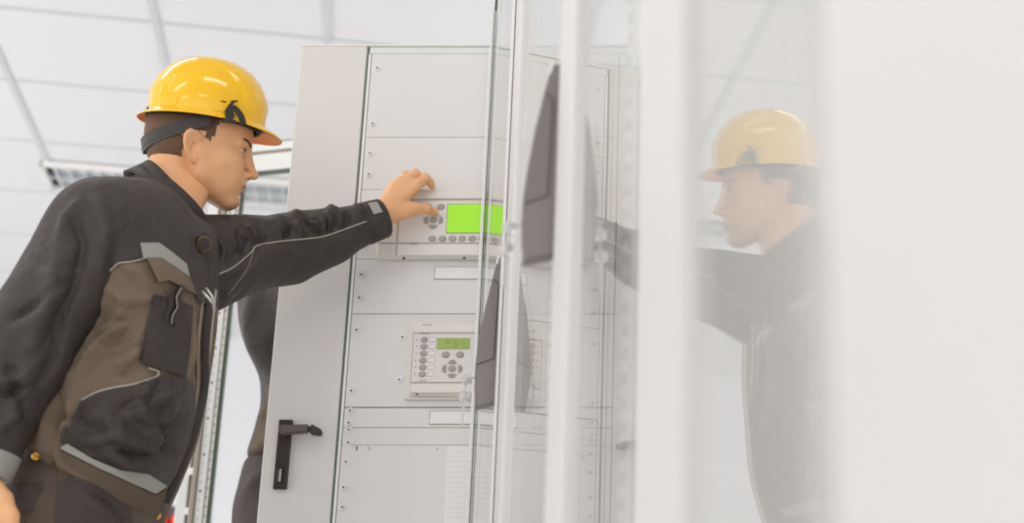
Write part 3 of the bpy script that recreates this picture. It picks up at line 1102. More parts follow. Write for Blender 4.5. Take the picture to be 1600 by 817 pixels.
# ---------------------------------------------------------------- head (head frame: x forward, y left, z up, origin between the ears at eye level)
def head_sdf(p):
    """face, skull, neck stump; symmetric in y"""
    q = p.copy(); q[:, 1] = np.abs(q[:, 1])
    E = lambda c, r, R=None: s_ell(q, c, r, R)
    K = lambda a, b, r0, r1: s_cone(q, a, b, r0, r1)
    d = E((-.012, 0, .036), (.099, .075, .086))                       # skull
    d = smin(d, E((.030, 0, -.020), (.063, .062, .080)), .03)         # face block
    d = smin(d, E((-.045, 0, -.012), (.060, .064, .060)), .03)        # back of the skull
    d = smin(d, E((.040, 0, .035), (.056, .062, .050)), .02)          # forehead
    d = smin(d, K((.012, .050, -.066), (.070, .016, -.106), .019, .017), .022)   # jaw
    d = smin(d, K((.000, .055, -.030), (.010, .051, -.070), .018, .018), .02)
    d = smin(d, E((.052, 0, -.080), (.040, .040, .036)), .02)         # lower face
    d = smin(d, E((.0805, 0, -.1035), (.0155, .018, .0145)), .014)    # chin
    d = smin(d, E((.054, .043, -.032), (.022, .018, .018)), .03)     # cheek bone
    d = smin(d, E((.068, .024, -.062), (.022, .022, .030)), .02)
    d = smin(d, E((.038, .036, -.058), (.034, .0165, .034)), .025)
    d = smin(d, K((.083, .006, .016), (.073, .045, .012), .0085, .008), .012)    # brow ridge
    d = smax(d, -E((.098, .0325, -.004), (.022, .021, .0125)), .012)  # eye socket
    d = smin(d, K((.090, 0, .008), (.1085, 0, -.038), .0072, .0088), .012)       # nose bridge
    d = smin(d, E((.1125, 0, -.043), (.0105, .0095, .0088)), .007)    # nose tip
    d = smin(d, E((.099, .0125, -.047), (.0105, .0068, .0075)), .006) # nostril wing
    d = smin(d, K((.102, 0, -.0505), (.094, 0, -.056), .004, .005), .006)
    d = smax(d, -E((.103, .0070, -.0535), (.0052, .0032, .0030)), .002)
    d = smin(d, E((.080, 0, -.068), (.0185, .028, .020)), .012)       # muzzle
    d = smin(d, E((.0925, 0, -.0690), (.0072, .021, .0048)), .007)    # upper lip
    d = smin(d, E((.0900, 0, -.0800), (.0078, .0185, .0052)), .006)   # lower lip
    d = smax(d, -E((.101, 0, -.0745), (.0085, .026, .0011)), .003)    # mouth line
    d = smax(d, -E((.0985, 0, -.0905), (.0085, .018, .0050)), .008)   # dip above the chin
    # eyelids
    ball = np.sqrt(((q - np.array((.0745, .0320, -.003), dtype=np.float32)) ** 2).sum(1))
    lid = ball - .0142
    open_ = E((.0880, .0330, -.0050), (.010, .0125, .0036))
    lid = smax(lid, -open_, .002)
    d = smin(d, lid, .005)
    d = smax(d, -open_, .0015)
    # ear: a tilted plate with rim, hollow and lobe
    ce = np.array((-.014, .0745, -.020), dtype=np.float32)
    t1, t2 = math.radians(22), math.radians(-14)
    Rz = np.array([[math.cos(t1), math.sin(t1), 0], [-math.sin(t1), math.cos(t1), 0], [0, 0, 1]])
    Ry = np.array([[math.cos(t2), 0, math.sin(t2)], [0, 1, 0], [-math.sin(t2), 0, math.cos(t2)]])
    R = (Rz @ Ry).astype(np.float32)
    e = (q - ce) @ R
    ex, ey, ez = e[:, 0], e[:, 1], e[:, 2]
    wid = .0178 + .0040 * np.clip(ez / .032, -1, 1)
    rr = np.sqrt((ex / wid) ** 2 + (ez / .0325) ** 2)
    plate = np.maximum((rr - 1) * .017, np.abs(ey) - .0032)
    rim = np.sqrt(((rr - .88) * .017) ** 2 + (ey - .0035) ** 2) - .0036
    rim = np.where((ex > .006) & (ez < .012), .02, rim)
    ear = smin(plate, rim, .0035)
    anti = np.sqrt((((np.sqrt(((ex + .0015) / .0105) ** 2 + (ez / .021) ** 2)) - .95) * .012) ** 2 + (ey - .0022) ** 2) - .0024
    anti = np.where(ex > .002, .02, anti)
    ear = smin(ear, anti, .002)
    conch = np.sqrt(((ex - .004) / .0085) ** 2 + ((ez + .004) / .0125) ** 2 + ((ey - .004) / .010) ** 2)
    ear = smax(ear, -(conch - 1) * .008, .0015)
    tragus = s_ell(e, (.0125, .002, -.006), (.0040, .0035, .0065))
    ear = smin(ear, tragus, .003)
    lobe = s_ell(e, (.006, .0005, -.0285), (.0080, .0040, .0085))
    ear = smin(ear, lobe, .005)
    d = smin(d, ear, .004)
    return d


HN = 0.0019
hv, hf = surface_nets(head_sdf, (-.125, -.115, -.14), (.135, .115, .135), HN)
hv = smooth_mesh(hv, hf, 2, .4)


def place_head(pt, pitch, yaw, roll=0., s=1.0):
    R = Matrix.Rotation(yaw, 3, 'Z') @ Matrix.Rotation(pitch, 3, 'Y') @ Matrix.Rotation(roll, 3, 'X')
    return R * s, Vector(pt)


def H2W(fr, v):
    R, o = fr
    if isinstance(v, np.ndarray):
        return v @ np.array(R).T + np.array(o)
    return R @ Vector(v) + o


# ---------------------------------------------------------------- helmet in the head frame
def helmet(parent, fr, lab):
    tilt = math.radians(-2.0)
    Rt = Matrix.Rotation(tilt, 3, 'Y')
    oz, ox = .050, .000
    def T(v):
        return H2W(fr, Rt @ Vector(v) + Vector((ox, 0, oz)))
    NT, NP = 168, 40
    A, Bw, Ht = .1190, .1000, .1270
    def dome(t, k):
        """t around (0 = front), k 0 rim .. 1 top"""
        ph = k * math.pi / 2
        cx, cz = math.cos(ph) ** .80, math.sin(ph) ** .95
        a = A * (1.0 if math.cos(t) > 0 else .97)
        x, y, z = a * cx * math.cos(t), Bw * cx * math.sin(t), Ht * cz
        # raised rib over the crown
        wy = .021
        rib = 1 / (1 + math.exp((abs(y) - wy) / .0028))
        fade = min(1, max(0, (z - .022) / .02))
        n = Vector((x / A ** 2, y / Bw ** 2, z / Ht ** 2)).normalized()
        h = .0058 * rib * fade
        # side panels pressed in a little behind a curved ridge
        sr = abs((x + .006) / .084) ** 2 + ((z) / .105) ** 2
        h += .0042 / (1 + math.exp(-(sr - 1) / .035)) * (1 - rib) * min(1, max(0, (z - .012) / .03))
        return Vector((x, y, z)) + n * h
    vs, fs = [], []
    for j in range(NP):
        for i in range(NT):
            vs.append(dome(2 * math.pi * i / NT, j / NP))
    vs.append(dome(0, 1)); top = len(vs) - 1
    for j in range(NP - 1):
        for i in range(NT):
            k = (i + 1) % NT
            fs.append((j * NT + i, j * NT + k, (j + 1) * NT + k, (j + 1) * NT + i))
    for i in range(NT):
        fs.append(((NP - 1) * NT + i, (NP - 1) * NT + (i + 1) % NT, top))
    # brim rings, outward and down from the rim
    def brim(t, s):
        c, sn = math.cos(t), math.sin(t)
        fr_ = max(0, c) ** 3.6
        bk = max(0, -c) ** 1.6
        out = .0075 + .030 * fr_ + .011 * bk
        dn = .003 + .010 * fr_ * s + .003 * bk * s
        base = dome(t, 0)
        r = Vector((c / A, sn / Bw, 0)).normalized()
        side = .005 * (1 - abs(c)) ** 1.5
        return base + r * (out * s) + Vector((0, 0, -dn * s + side * 0 - .006 * min(1, s * 3) + .0035 * math.sin(math.pi * s)))
    ring0 = list(range(NT))
    for s in (.2, .45, .7, .88, 1.0):
        b = len(vs)
        for i in range(NT): vs.append(brim(2 * math.pi * i / NT, s))
        for i in range(NT):
            k = (i + 1) % NT
            fs.append((b + i, b + k, ring0[k], ring0[i]))
        ring0 = list(range(b, b + NT))
    o = mk('hard_hat', [T(v) for v in vs], fs, M['helmet'], parent, True)
    o.data.materials.append(M['helmetin'])
    label(o, lab)
    so = o.modifiers.new('thickness', 'SOLIDIFY'); so.thickness = .0026; so.offset = -1
    so.material_offset = 1; so.material_offset_rim = 0
    # slots and small pads on the side, both sides
    for sgn in (-1, 1):
        for xa, xb, zc, hz in ((.012, .052, .013, .009), (-.088, -.058, .013, .010)):
            t = MB(); pts = []
            n = 8
            for i in range(n + 1):
                x = xa + (xb - xa) * i / n
                pts.append((x, 0))
            for za, zb, o1 in ((zc - hz, zc + hz, .0012),):
                vv = []
                def yy_(x, z):
                    cx = math.cos(math.asin((z / Ht) ** (1 / .95))) ** .80
                    aa = A * (1.0 if x > 0 else .97) * cx
                    return Bw * cx * math.sqrt(max(0, 1 - (x / aa) ** 2))
                for (x, y) in pts:
                    y = yy_(x, max(.001, za)); y2 = yy_(x, zb)
                    vv += [Vector((x, sgn * (y - .004), za)), Vector((x, sgn * (y + o1), za)), Vector((x, sgn * (y2 + o1), zb)), Vector((x, sgn * (y2 - .006), zb))]
                ff = []
                for i in range(n):
                    for k in range(4):
                        l = (k + 1) % 4
                        ff.append((i * 4 + k, i * 4 + l, i * 4 + 4 + l, i * 4 + 4 + k))
                ff += [(0, 1, 2, 3), (n * 4 + 3, n * 4 + 2, n * 4 + 1, n * 4)]
                t.add([T(v) for v in vv], ff)
            autosmooth(t.build('side_pad', M['helmet'], o), 40)
        sl = MB()
        y = Bw * math.sqrt(1 - (.028 / A) ** 2) - .0005
        sl.add([T((x, sgn * (y + dy), z)) for x in (.023, .034) for dy in (-.003, .0012) for z in (.0245, .0262)],
               [(0, 1, 3, 2), (4, 6, 7, 5), (0, 4, 5, 1), (2, 3, 7, 6), (0, 2, 6, 4), (1, 5, 7, 3)])
        sl.build('vent_slot', M['dark'], o)
        # black clip with its strap over the brim
        c0 = Vector((.042, sgn * (Bw * math.sqrt(1 - (.042 / A) ** 2)), -.006))
        nrm = Vector((c0.x / A ** 2, c0.y / Bw ** 2, 0)).normalized(); tg = Vector((nrm.y * -sgn * -1, -nrm.x * -sgn * -1, 0))
        tg = Vector((abs(nrm.y), -sgn * nrm.x, 0))
        cl = MB()
        def Q(a, b, cc): return T(c0 + tg * a + Vector((0, 0, b)) + nrm * cc)
        body = [(-.010, .012), (-.004, .026), (.002, .034), (.005, .031), (.001, .022), (.006, .012), (.009, .002), (.004, -.008), (-.004, -.010), (-.007, .000)]
        cl.prism(body, lambda a, b, dd: Q(a, b, dd), .0035, .0105)
        cl.prism([(-.001, .034), (.010, .037), (.011, .0345), (.002, .031)], lambda a, b, dd: Q(a, b, dd), .003, .013)
        cl.prism([(-.013, -.004), (.013, -.003), (.014, -.010), (-.012, -.012)], lambda a, b, dd: Q(a, b, dd), .002, .012)
        autosmooth(cl.build('strap_clip', M['dark'], o), 40)
        st = MB()
        path = spline([(.002, .024, .011), (.012, .018, .0125), (.022, .006, .016), (.030, -.010, .014)], 6)
        vv, ff = [], []
        for p in path:
            for (w_, h_) in ((-.0065, 0), (.0065, 0), (.0065, .0016), (-.0065, .0016)):
                vv.append(Q(p.x + w_ * .8, p.y + w_ * .5, p.z - .004 + h_))
        for i in range(len(path) - 1):
            for k in range(4):
                l = (k + 1) % 4
                ff.append((i * 4 + k, i * 4 + l, i * 4 + 4 + l, i * 4 + 4 + k))
        ff += [(0, 1, 2, 3), tuple(range(len(vv) - 4, len(vv)))]
        st.add(vv, ff); autosmooth(st.build('clip_strap', M['strap'], o), 40)
    # suspension band under the rim and the nape strap
    bb = MB(); vv, ff = [], []
    n = 64
    for i in range(n):
        t = 2 * math.pi * i / n
        for (k, z) in ((.900, -.010), (.955, -.010), (.955, .006), (.900, .006)):
            vv.append(T((A * k * math.cos(t) - .003, Bw * k * .93 * math.sin(t), z)))
    for i in range(n):
        j = (i + 1) % n
        for k in range(4):
            l = (k + 1) % 4
            ff.append((i * 4 + k, j * 4 + k, j * 4 + l, i * 4 + l))
    bb.add(vv, ff); autosmooth(bb.build('headband', M['strap'], o), 50)
    ns = MB(); vv, ff = [], []
    n = 40
    for i in range(n + 1):
        s = -1 + 2 * i / n
        ang = math.pi + s * 1.75
        sag = (1 - abs(s) ** 1.5)
        zc = -.012 - .062 * sag
        hw = .0135
        ex, ey = .1115 - .010 * sag, .0835 - .006 * sag
        for (k, zz) in ((0, -hw), (.0022, -hw), (.0022, hw), (0, hw)):
            lean = .004 * (1 if zz > 0 else -1) * sag
            vv.append(T(((ex + k + lean) * math.cos(ang) - .010, (ey + k + lean) * math.sin(ang), zc + zz)))
    for i in range(n):
        for k in range(4):
            l = (k + 1) % 4
            ff.append((i * 4 + k, i * 4 + l, i * 4 + 4 + l, i * 4 + 4 + k))
    ff += [(0, 1, 2, 3), tuple(range(len(vv) - 4, len(vv)))]
    ns.add(vv, ff)
    for row in (-.006, .006):
        for i in range(5, 36):
            s = -1 + 2 * i / 40
            ang = math.pi + s * 1.75
            sag = (1 - abs(s) ** 1.5)
            p = T(((.1115 - .010 * sag + .0018) * math.cos(ang) - .010, (.0835 - .006 * sag + .0018) * math.sin(ang), -.012 - .062 * sag + row))
            ns.sphere(p, .0008, mi=1, seg=6)
    label(autosmooth(ns.build('nape_strap', [M['strapgrey'], M['dark']], o), 50), 'wide dark grey nape strap with rows of small holes')
    return o


def hair_mesh(parent, fr, name='hair'):
    c = hv[hf].mean(1)
    x, y, z = c[:, 0], c[:, 1], c[:, 2]
    nz = np.array([noise.noise(Vector((a * 90, b * 90, d * 45))) for a, b, d in c]) * .006 + np.array([noise.noise(Vector((a * 300, b * 300, d * 120))) for a, b, d in c]) * .0035
    # behind and above the ears, tapering down the neck; short side hair in front of the ear
    ear = (np.abs(y) > .0715) & (x > -.045) & (x < .007) & (z < .014) & (z > -.06)
    back = (x < -.030 + (z + .02) * .10 + nz) & (z > -.092 - (x + .03) * .45 + nz * 1.5)
    above = (z > .009 + nz) & (x < .026 + nz) & (np.abs(y) > .03)
    side = (x < .021 + nz) & (x > .006) & (z > .000 + nz) & (np.abs(y) > .05)
    topm = z > .055
    m = (back | above | side | topm) & ~ear
    fs = hf[m]
    used = np.unique(fs)
    mp = -np.ones(len(hv), dtype=int); mp[used] = np.arange(len(used))
    n = vnormals(hv, hf)
    v = hv[used] + n[used] * (.0007 + .0005 * np.array([noise.noise(Vector((p[0] * 300, p[1] * 300, p[2] * 80))) for p in hv[used]]))[:, None]
    return mk(name, H2W(fr, v), mp[fs], M['hair'], parent, True)


def face_bits(parent, fr):
    for s in (-1, 1):
        e = MB()
        c = Vector((.0745, s * .0320, -.003))
        bm = bmesh.new(); bmesh.ops.create_uvsphere(bm, u_segments=24, v_segments=16, radius=.0126)
        for v in bm.verts: v.co = Matrix.Rotation(math.pi / 2, 3, 'Y') @ v.co
        gz = []
        for f in bm.faces:
            m_ = f.calc_center_median()
            gz.append(0 if math.hypot(m_.y, m_.z) > .0075 or m_.x < 0 else 1)
        for v in bm.verts: v.co = H2W(fr, v.co + c)
        bm.verts.index_update()
        eo = mk('eye', [v.co for v in bm.verts], [[v.index for v in f.verts] for f in bm.faces], None, parent, True, [M['eye'], M['iris']], gz)
        bm.free()
        la = MB()
        P = []
        for i in range(9):
            a_ = math.radians(-62 + 124 * i / 8)
            q_ = Vector((math.cos(a_), math.sin(a_) * s, .22)).normalized() * .0148
            P.append(H2W(fr, c + q_))
        la.tube(P, .0010, 6); la.build('eyelash', M['brow'], parent, smooth=True)
        b = MB()
        pts = []
        for i in range(9):
            t = i / 8
            pts.append((.0925 - .016 * t ** 1.6, s * (.012 + .036 * t), .0135 + .005 * math.sin(t * 2.4)))
        hb = BVH_HEAD
        P = []
        for p in pts:
            q = hb.find_nearest(Vector(p))[0]
            P.append(H2W(fr, q))
        b.tube(P, .0022, 8); b.build('eyebrow', M['brow'], parent, smooth=True)


BVH_HEAD = bvh_of(hv, hf)


def boolean_union(name, parts, m, parent, extra=None):
    """one continuous skin out of overlapping closed meshes"""
    objs = []
    for v, f in parts:
        objs.append(mk('tmp', np.asarray(v), f, m))
    base = objs[0]
    for o in objs[1:]:
        md = base.modifiers.new('u', 'BOOLEAN'); md.operation = 'UNION'; md.object = o
        try: md.solver = 'MANIFOLD'
        except Exception: md.solver = 'EXACT'
    dg = bpy.context.evaluated_depsgraph_get()
    me = bpy.data.meshes.new_from_object(base.evaluated_get(dg))
    if len(me.polygons) < sum(len(f) for v, f in parts) * .3:
        for md in base.modifiers: md.solver = 'EXACT'
        dg = bpy.context.evaluated_depsgraph_get()
        me = bpy.data.meshes.new_from_object(base.evaluated_get(dg))
    off = LOC[root_of(parent).name]
    me.transform(Matrix.Translation(-off))
    me.materials.clear(); me.materials.append(m)
    for e in (extra or []): me.materials.append(e)
    me.polygons.foreach_set('use_smooth', [True] * len(me.polygons))
    me.polygons.foreach_set('material_index', [0] * len(me.polygons))
    for o in objs: bpy.data.objects.remove(o)
    o = bpy.data.objects.new(name, me); C.objects.link(o); o.parent = parent
    return o


def loft_sdf(sections, n=1.0, pw=2.3):
    """sections: (centre Vector, a, b, yaw) stacked in z; implicit trunk"""
    S = sorted(sections, key=lambda s: s[0].z)
    zz = np.array([s[0].z for s in S])
    zq = np.linspace(zz[0], zz[-1], 120)
    def sm(a):
        y = np.interp(zq, zz, a)
        k = np.ones(13) / 13
        yp = np.pad(y, 6, mode='edge')
        # extend linearly so that the lean is kept at the ends
        yp[:6] = y[0] + (y[1] - y[0]) * np.arange(-6, 0); yp[-6:] = y[-1] + (y[-1] - y[-2]) * np.arange(1, 7)
        return np.convolve(yp, k, 'valid')
    cx, cy, A, B, yw = [sm(np.array(a)) for a in ([s[0].x for s in S], [s[0].y for s in S], [s[1] for s in S], [s[2] for s in S], [s[3] for s in S])]
    def f(p):
        z = np.clip(p[:, 2], zz[0], zz[-1])
        x = p[:, 0] - np.interp(z, zq, cx); y = p[:, 1] - np.interp(z, zq, cy)
        a = np.interp(z, zq, A); b = np.interp(z, zq, B); t = np.interp(z, zq, yw)
        s = x * np.sin(t) + y * np.cos(t); fw = x * np.cos(t) - y * np.sin(t)
        r = (np.abs(s / a) ** pw + np.abs(fw / b) ** pw) ** (1 / pw)
        d = (r - 1) * np.minimum(a, b)
        e = np.maximum(p[:, 2] - zz[-1], zz[0] - p[:, 2])
        return smax(d, e.astype(p.dtype), .03).astype(np.float32)
    return f


# ================================================================== THE MAN IN THE YELLOW HELMET
man = empty('person', (-1.27, 2.66, 0), 'man in a yellow hard hat and dark jacket reaching out to the relay', 'person')
YAW = math.radians(6)
# ---- head pose
HP = place_head(W(314, 226, 2.82), math.radians(4), math.radians(20), math.radians(11), .955)

# ---- jacket
secs = [(W(250, 345, 2.68), .100, .078, YAW), (W(228, 392, 2.66), .165, .108, YAW), (W(210, 440, 2.65), .188, .128, YAW),
        (W(200, 510, 2.66), .190, .138, YAW), (W(188, 590, 2.67), .182, .134, YAW), (W(166, 680, 2.68), .184, .136, YAW),
        (W(116, 780, 2.69), .190, .138, YAW), (W(88, 850, 2.70), .196, .146, YAW)]
trunk = loft_sdf(secs)
RS, RE, RW_ = W(160, 360, 2.53), W(28, 555, 2.46), W(-42, 735, 2.45)
LS, LE, LW = W(308, 402, 2.84), W(452, 388, 2.98), W(597, 341, 3.055)
hemp = W(170, 778, 2.55); hemn = np.array((-.47, 0, -.88)); hemn /= np.linalg.norm(hemn)


def torso_sdf(p):
    d = trunk(p)
    d = smin(d, s_cone(p, V3(W(250, 338, 2.71)), V3(W(190, 345, 2.58)), .062, .074), .04)
    d = smin(d, s_cone(p, V3(W(222, 365, 2.63)), V3(RS), .080, .082), .04)
    d = smin(d, s_cone(p, V3(W(258, 390, 2.74)), V3(LS), .078, .074), .04)
    # loose blouse of the jacket over the belly and back
    d = smin(d, s_ell(p, V3(W(212, 655, 2.62)), (.080, .12, .12)), .06)
    hemd = ((p - np.array(hemp, dtype=np.float32)) @ hemn.astype(np.float32))
    d = smax(d, hemd, .012)
    nk = -s_cone(p, V3(W(292, 285, 2.79)), V3(W(270, 325, 2.72)), .062, .055)
    return smax(d, nk, .01)


tf = [([(112, 600), (150, 540), (205, 500)], 7, 6), ([(118, 585), (150, 528), (196, 492)], 5, -5), ([(140, 560), (190, 545), (222, 530)], 6, 5), ([(130, 520), (160, 500), (215, 500)], 6, -5), ([(165, 450), (190, 470), (232, 470)], 7, 5), ([(75, 660), (100, 650), (118, 655)], 6, -5), ([(90, 690), (108, 650), (125, 600)], 7, 5), ([(215, 600), (240, 625), (290, 610)], 7, 5), ([(205, 660), (255, 668), (295, 640)], 7, -5), ([(120, 690), (180, 680), (240, 705)], 8, 5), ([(180, 700), (215, 712), (270, 700)], 6, -4), ([(190, 412), (215, 425), (240, 470)], 9, 5), ([(100, 640), (120, 560), (112, 500)], 10, 6), ([(125, 610), (140, 560), (178, 520)], 9, 6),
      ([(150, 600), (180, 580), (216, 582)], 8, -5), ([(160, 590), (205, 560), (218, 545)], 8, 6), ([(235, 590), (215, 640), (250, 690)], 10, 6),
      ([(185, 640), (225, 625), (246, 600)], 8, -5), ([(250, 600), (262, 640), (240, 700)], 9, 5), ([(130, 640), (170, 655), (200, 680)], 11, 5),
      ([(150, 690), (200, 725), (250, 730)], 10, 5), ([(280, 610), (295, 560), (300, 500)], 7, 5), ([(60, 690), (80, 640), (90, 600)], 10, 6),
      ([(150, 560), (180, 500), (196, 470)], 12, 6),
      ([(128, 470), (150, 490), (200, 480)], 9, -5), ([(268, 600), (250, 655), (262, 720)], 8, -4)]
tv, tq = surface_nets(torso_sdf, (-1.75, 2.30, .72), (-.80, 3.08, 1.62), .0060)
tv = smooth_mesh(tv, tq, 1)
tv = folds(tv, tq, [(a, b, c * 1.25) for a, b, c in tf], 4.0, 10)
tcn = tv[tq].mean(1)
zy = W(224, 400, 2.50).z
tfm = (tcn[:, 2] > zy - .35 * np.maximum(0, tcn[:, 0] - W(224, 400, 2.5).x)).astype(int)
jac = mk('jacket', tv, tq, None, man, True, [M['brown'], M['black2']], tfm)
label(jac, 'brown and black work jacket with grey reflective strips')


def sleeve_r(p):
    d = s_cone(p, V3(RS), V3(RE), .086, .078)
    d = smin(d, s_cone(p, V3(RE), V3(RW_), .078, .056), .03)
    d = smin(d, s_cone(p, V3(W(192, 345, 2.585)), V3(RS), .074, .083), .04)
    dr = np.array((RW_ - RE).normalized(), dtype=np.float32)
    return smax(d, (p - np.array(RW_, dtype=np.float32)) @ dr, .006)


def sleeve_l(p):
    d = s_cone(p, V3(LS), V3(LE), .083, .066)
    d = smin(d, s_cone(p, V3(LE), V3(LW), .065, .0385), .03)
    d = smin(d, s_cone(p, V3(W(322, 440, 2.80)), V3(W(420, 405, 2.94)), .060, .045), .03)
    d = smin(d, s_ell(p, V3(W(500, 375, 3.0)), (.07, .05, .05)), .03)
    dr = np.array((LW - LE).normalized(), dtype=np.float32)
    return smax(d, (p - np.array(LW, dtype=np.float32)) @ dr, .006)


rf = [([(10, 500), (50, 480), (95, 450)], 7, -6), ([(-10, 600), (30, 590), (60, 560)], 7, 6), ([(-10, 620), (30, 612), (58, 590)], 5, -6), ([(-20, 680), (10, 660), (40, 640)], 7, 5), ([(110, 330), (130, 380), (125, 440)], 8, -5), ([(60, 420), (90, 440), (130, 420)], 8, 5), ([(95, 395), (75, 470), (40, 560)], 14, 7), ([(150, 300), (165, 360), (150, 430)], 12, 6),
      ([(60, 600), (85, 560), (100, 500)], 8, -8), ([(20, 520), (60, 500), (110, 440)], 12, 6),
      ([(120, 400), (115, 450), (70, 540)], 10, -6), ([(20, 640), (40, 600), (62, 580)], 9, 6), ([(10, 560), (30, 620), (45, 660)], 9, -5),
      ([(130, 310), (105, 340), (90, 390)], 9, 5)]
rv, rq = surface_nets(sleeve_r, (-1.75, 2.20, .80), (-.95, 2.78, 1.60), .0055)
rv = smooth_mesh(rv, rq, 1); rv = folds(rv, rq, [(a, b, c * 1.1) for a, b, c in rf], 4.5, 10, 5)
o = mk('sleeve', rv, rq, M['black2'], jac, True); label(o, 'dark right sleeve hanging down beside the body')
lf = [([(384, 357), (390, 368), (398, 382)], 4.5, 7), ([(372, 360), (380, 378), (376, 396)], 5, -5), ([(400, 352), (412, 366), (410, 382)], 6, -5),
      ([(455, 333), (475, 345), (494, 361)], 4.5, 6.5), ([(462, 346), (466, 360), (469, 373)], 4, 5), ([(440, 342), (450, 356), (448, 372)], 6, -6),
      ([(486, 340), (492, 354), (497, 366)], 4, 6), ([(476, 338), (484, 346), (505, 352)], 4, -4), ([(510, 324), (522, 334), (537, 343)], 4.5, 6),
      ([(524, 338), (529, 348), (534, 358)], 4, 5.5), ([(515, 340), (516, 352), (514, 364)], 5, -5), ([(553, 318), (560, 328), (563, 340)], 4, 4),
      ([(540, 328), (545, 340), (544, 352)], 5, -4), ([(350, 366), (362, 384), (370, 400)], 4.5, 6), ([(335, 368), (345, 390), (350, 410)], 5, 5),
      ([(360, 372), (368, 386), (366, 405)], 5, -5), ([(420, 345), (432, 352), (445, 362)], 5, 5), ([(396, 396), (380, 430), (356, 462)], 5, 5),
      ([(430, 385), (450, 395), (470, 398)], 7, 3), ([(345, 430), (385, 418), (420, 400)], 9, 4)]
lv_, lq = surface_nets(sleeve_l, (-1.10, 2.68, 1.10), (-.58, 3.16, 1.56), .0038)
lv_ = smooth_mesh(lv_, lq, 1); lv_ = folds(lv_, lq, [(a, b, c * 1.35) for a, b, c in lf], 2.2, 16, 9)
lpx = project(lv_[lq].mean(1))
lfm = (lpx[:, 1] > np.interp(lpx[:, 0], [300, 325, 362, 393, 401, 432, 469, 503, 534, 572], [446, 434, 419, 394, 384, 378, 374, 370, 360, 346])).astype(int)
o = mk('sleeve', lv_, lq, None, jac, True, [M['black'], M['black2']], lfm); label(o, 'dark left sleeve stretched out to the relay')
BT = bvh_of(tv, tq); BR = bvh_of(rv, rq); BL = bvh_of(lv_, lq)

# cuff of the reaching arm
ax_ = (LW - LE).normalized()
def ring_pts(c, ax, r, n=28):
    q = ax.to_track_quat('Z', 'Y')
    return [c + q @ Vector((r * math.cos(2 * math.pi * i / n), r * math.sin(2 * math.pi * i / n), 0)) for i in range(n)]
def tube_rings(rs, close=True):
    n = len(rs[0]); vs = [p for r in rs for p in r]; fs = []
    for k in range(len(rs) - 1):
        for i in range(n):
            j = (i + 1) % n
            fs.append((k * n + i, k * n + j, (k + 1) * n + j, (k + 1) * n + i))
    return vs, fs
def cuff(c, ax, r, L, m, nm='cuff', lab=None):
    a, b = c - ax * L, c + ax * .004
    rs = [ring_pts(a, ax, r * .97), ring_pts(a + ax * .001, ax, r + .0055), ring_pts(a.lerp(b, .5), ax, r + .004), ring_pts(b - ax * .002, ax, r + .002),
          ring_pts(b, ax, r + .0), ring_pts(b - ax * .001, ax, r - .003), ring_pts(b - ax * .03, ax, r - .008)]
    vs, fs = tube_rings(rs)
    mb = MB(); mb.add(vs, fs)
    o = autosmooth(mb.build(nm, m, jac), 45)
    return o
cuff(LW, ax_, .0395, .040, M['black2'])
cuff(RW_, (RW_ - RE).normalized(), .0570, .036, M['reflect'])
CV = MB()
cuffb = [p for p in bpy.data.objects if p.name == 'cuff'][0]
off_ = LOC[man.name]
BC = BVHTree.FromPolygons([v.co + off_ for v in cuffb.data.vertices], [tuple(p.vertices) for p in cuffb.data.polygons])
patch('reflective_strip', [(575, 317), (589, 315), (598, 331), (584, 335)], BC, M['reflect'], jac, 3.0, .002, .002, 4)
piping('piping', [(325, 434), (362, 419), (393, 394), (401, 384), (432, 378), (469, 374), (503, 370), (534, 360), (572, 346)], BL, M['piping'], jac, 2.9, .0017)
piping('seam', [(396, 394), (384, 424), (356, 461)], BL, M['lining'], jac, 2.9, .0009, .0004)

# yoke, strips, pockets
label(patch('yoke', [(150, 425), (175, 415), (200, 404), (222, 404), (258, 407), (297, 432), (309, 470), (327, 478), (333, 430), (326, 380), (306, 345), (280, 322), (255, 305),
      (232, 290), (205, 300), (180, 340)], BT, M['black2'], jac, 2.55, .0025, .002, 6), 'black shoulder yoke')
patch('reflective_strip', [(219, 379), (249, 379), (270, 394), (292, 412), (297, 432), (276, 418), (256, 406), (224, 404)], BT, M['reflect'], jac, 2.5, .0045, .003, 5)
piping('piping', [(150, 434), (163, 429), (175, 420), (186, 411), (205, 409), (224, 404)], BT, M['piping'], jac, 2.5, .0017, .003)
label(patch('chest_pocket', [(242, 460), (262, 464), (282, 471), (302, 478), (298, 540), (291, 588), (255, 578), (220, 567), (228, 520), (236, 480)], BT, M['black2'], jac, 2.5, .004, .004, 6, .005), 'black chest pocket')
label(patch('pocket_flap', [(229, 402), (252, 402), (280, 420), (298, 434), (308, 460), (290, 452), (264, 437), (248, 441)], BT, M['brown'], jac, 2.5, .0065, .004, 5, .002), 'brown pocket flap')
def strap_loop(pl, w, nm, m, off):
    P = [(p.x, p.y) for p in spline([(a, b, 0) for a, b in pl], 6)]
    L, R = [], []
    for i, p in enumerate(P):
        a = Vector(P[max(i - 1, 0)]); b = Vector(P[min(i + 1, len(P) - 1)])
        d = (b - a).normalized(); n = Vector((-d.y, d.x))
        L.append(Vector(p) + n * w); R.append(Vector(p) - n * w)
    return patch(nm, [tuple(q) for q in L + R[::-1]], BT, m, jac, 2.5, off, .004, 4, .004)
strap_loop([(276, 448), (268, 462), (269, 478), (262, 490), (263, 500)], 5, 'pocket_strap', M['black'], .011)
strap_loop([(287, 447), (279, 462), (281, 478), (274, 492), (273, 507)], 5, 'pocket_strap', M['black2'], .014)
piping('strap_edge', [(284, 450), (276, 464), (277, 480), (270, 492), (268, 506)], BT, M['piping'], jac, 2.5, .0010, .021)
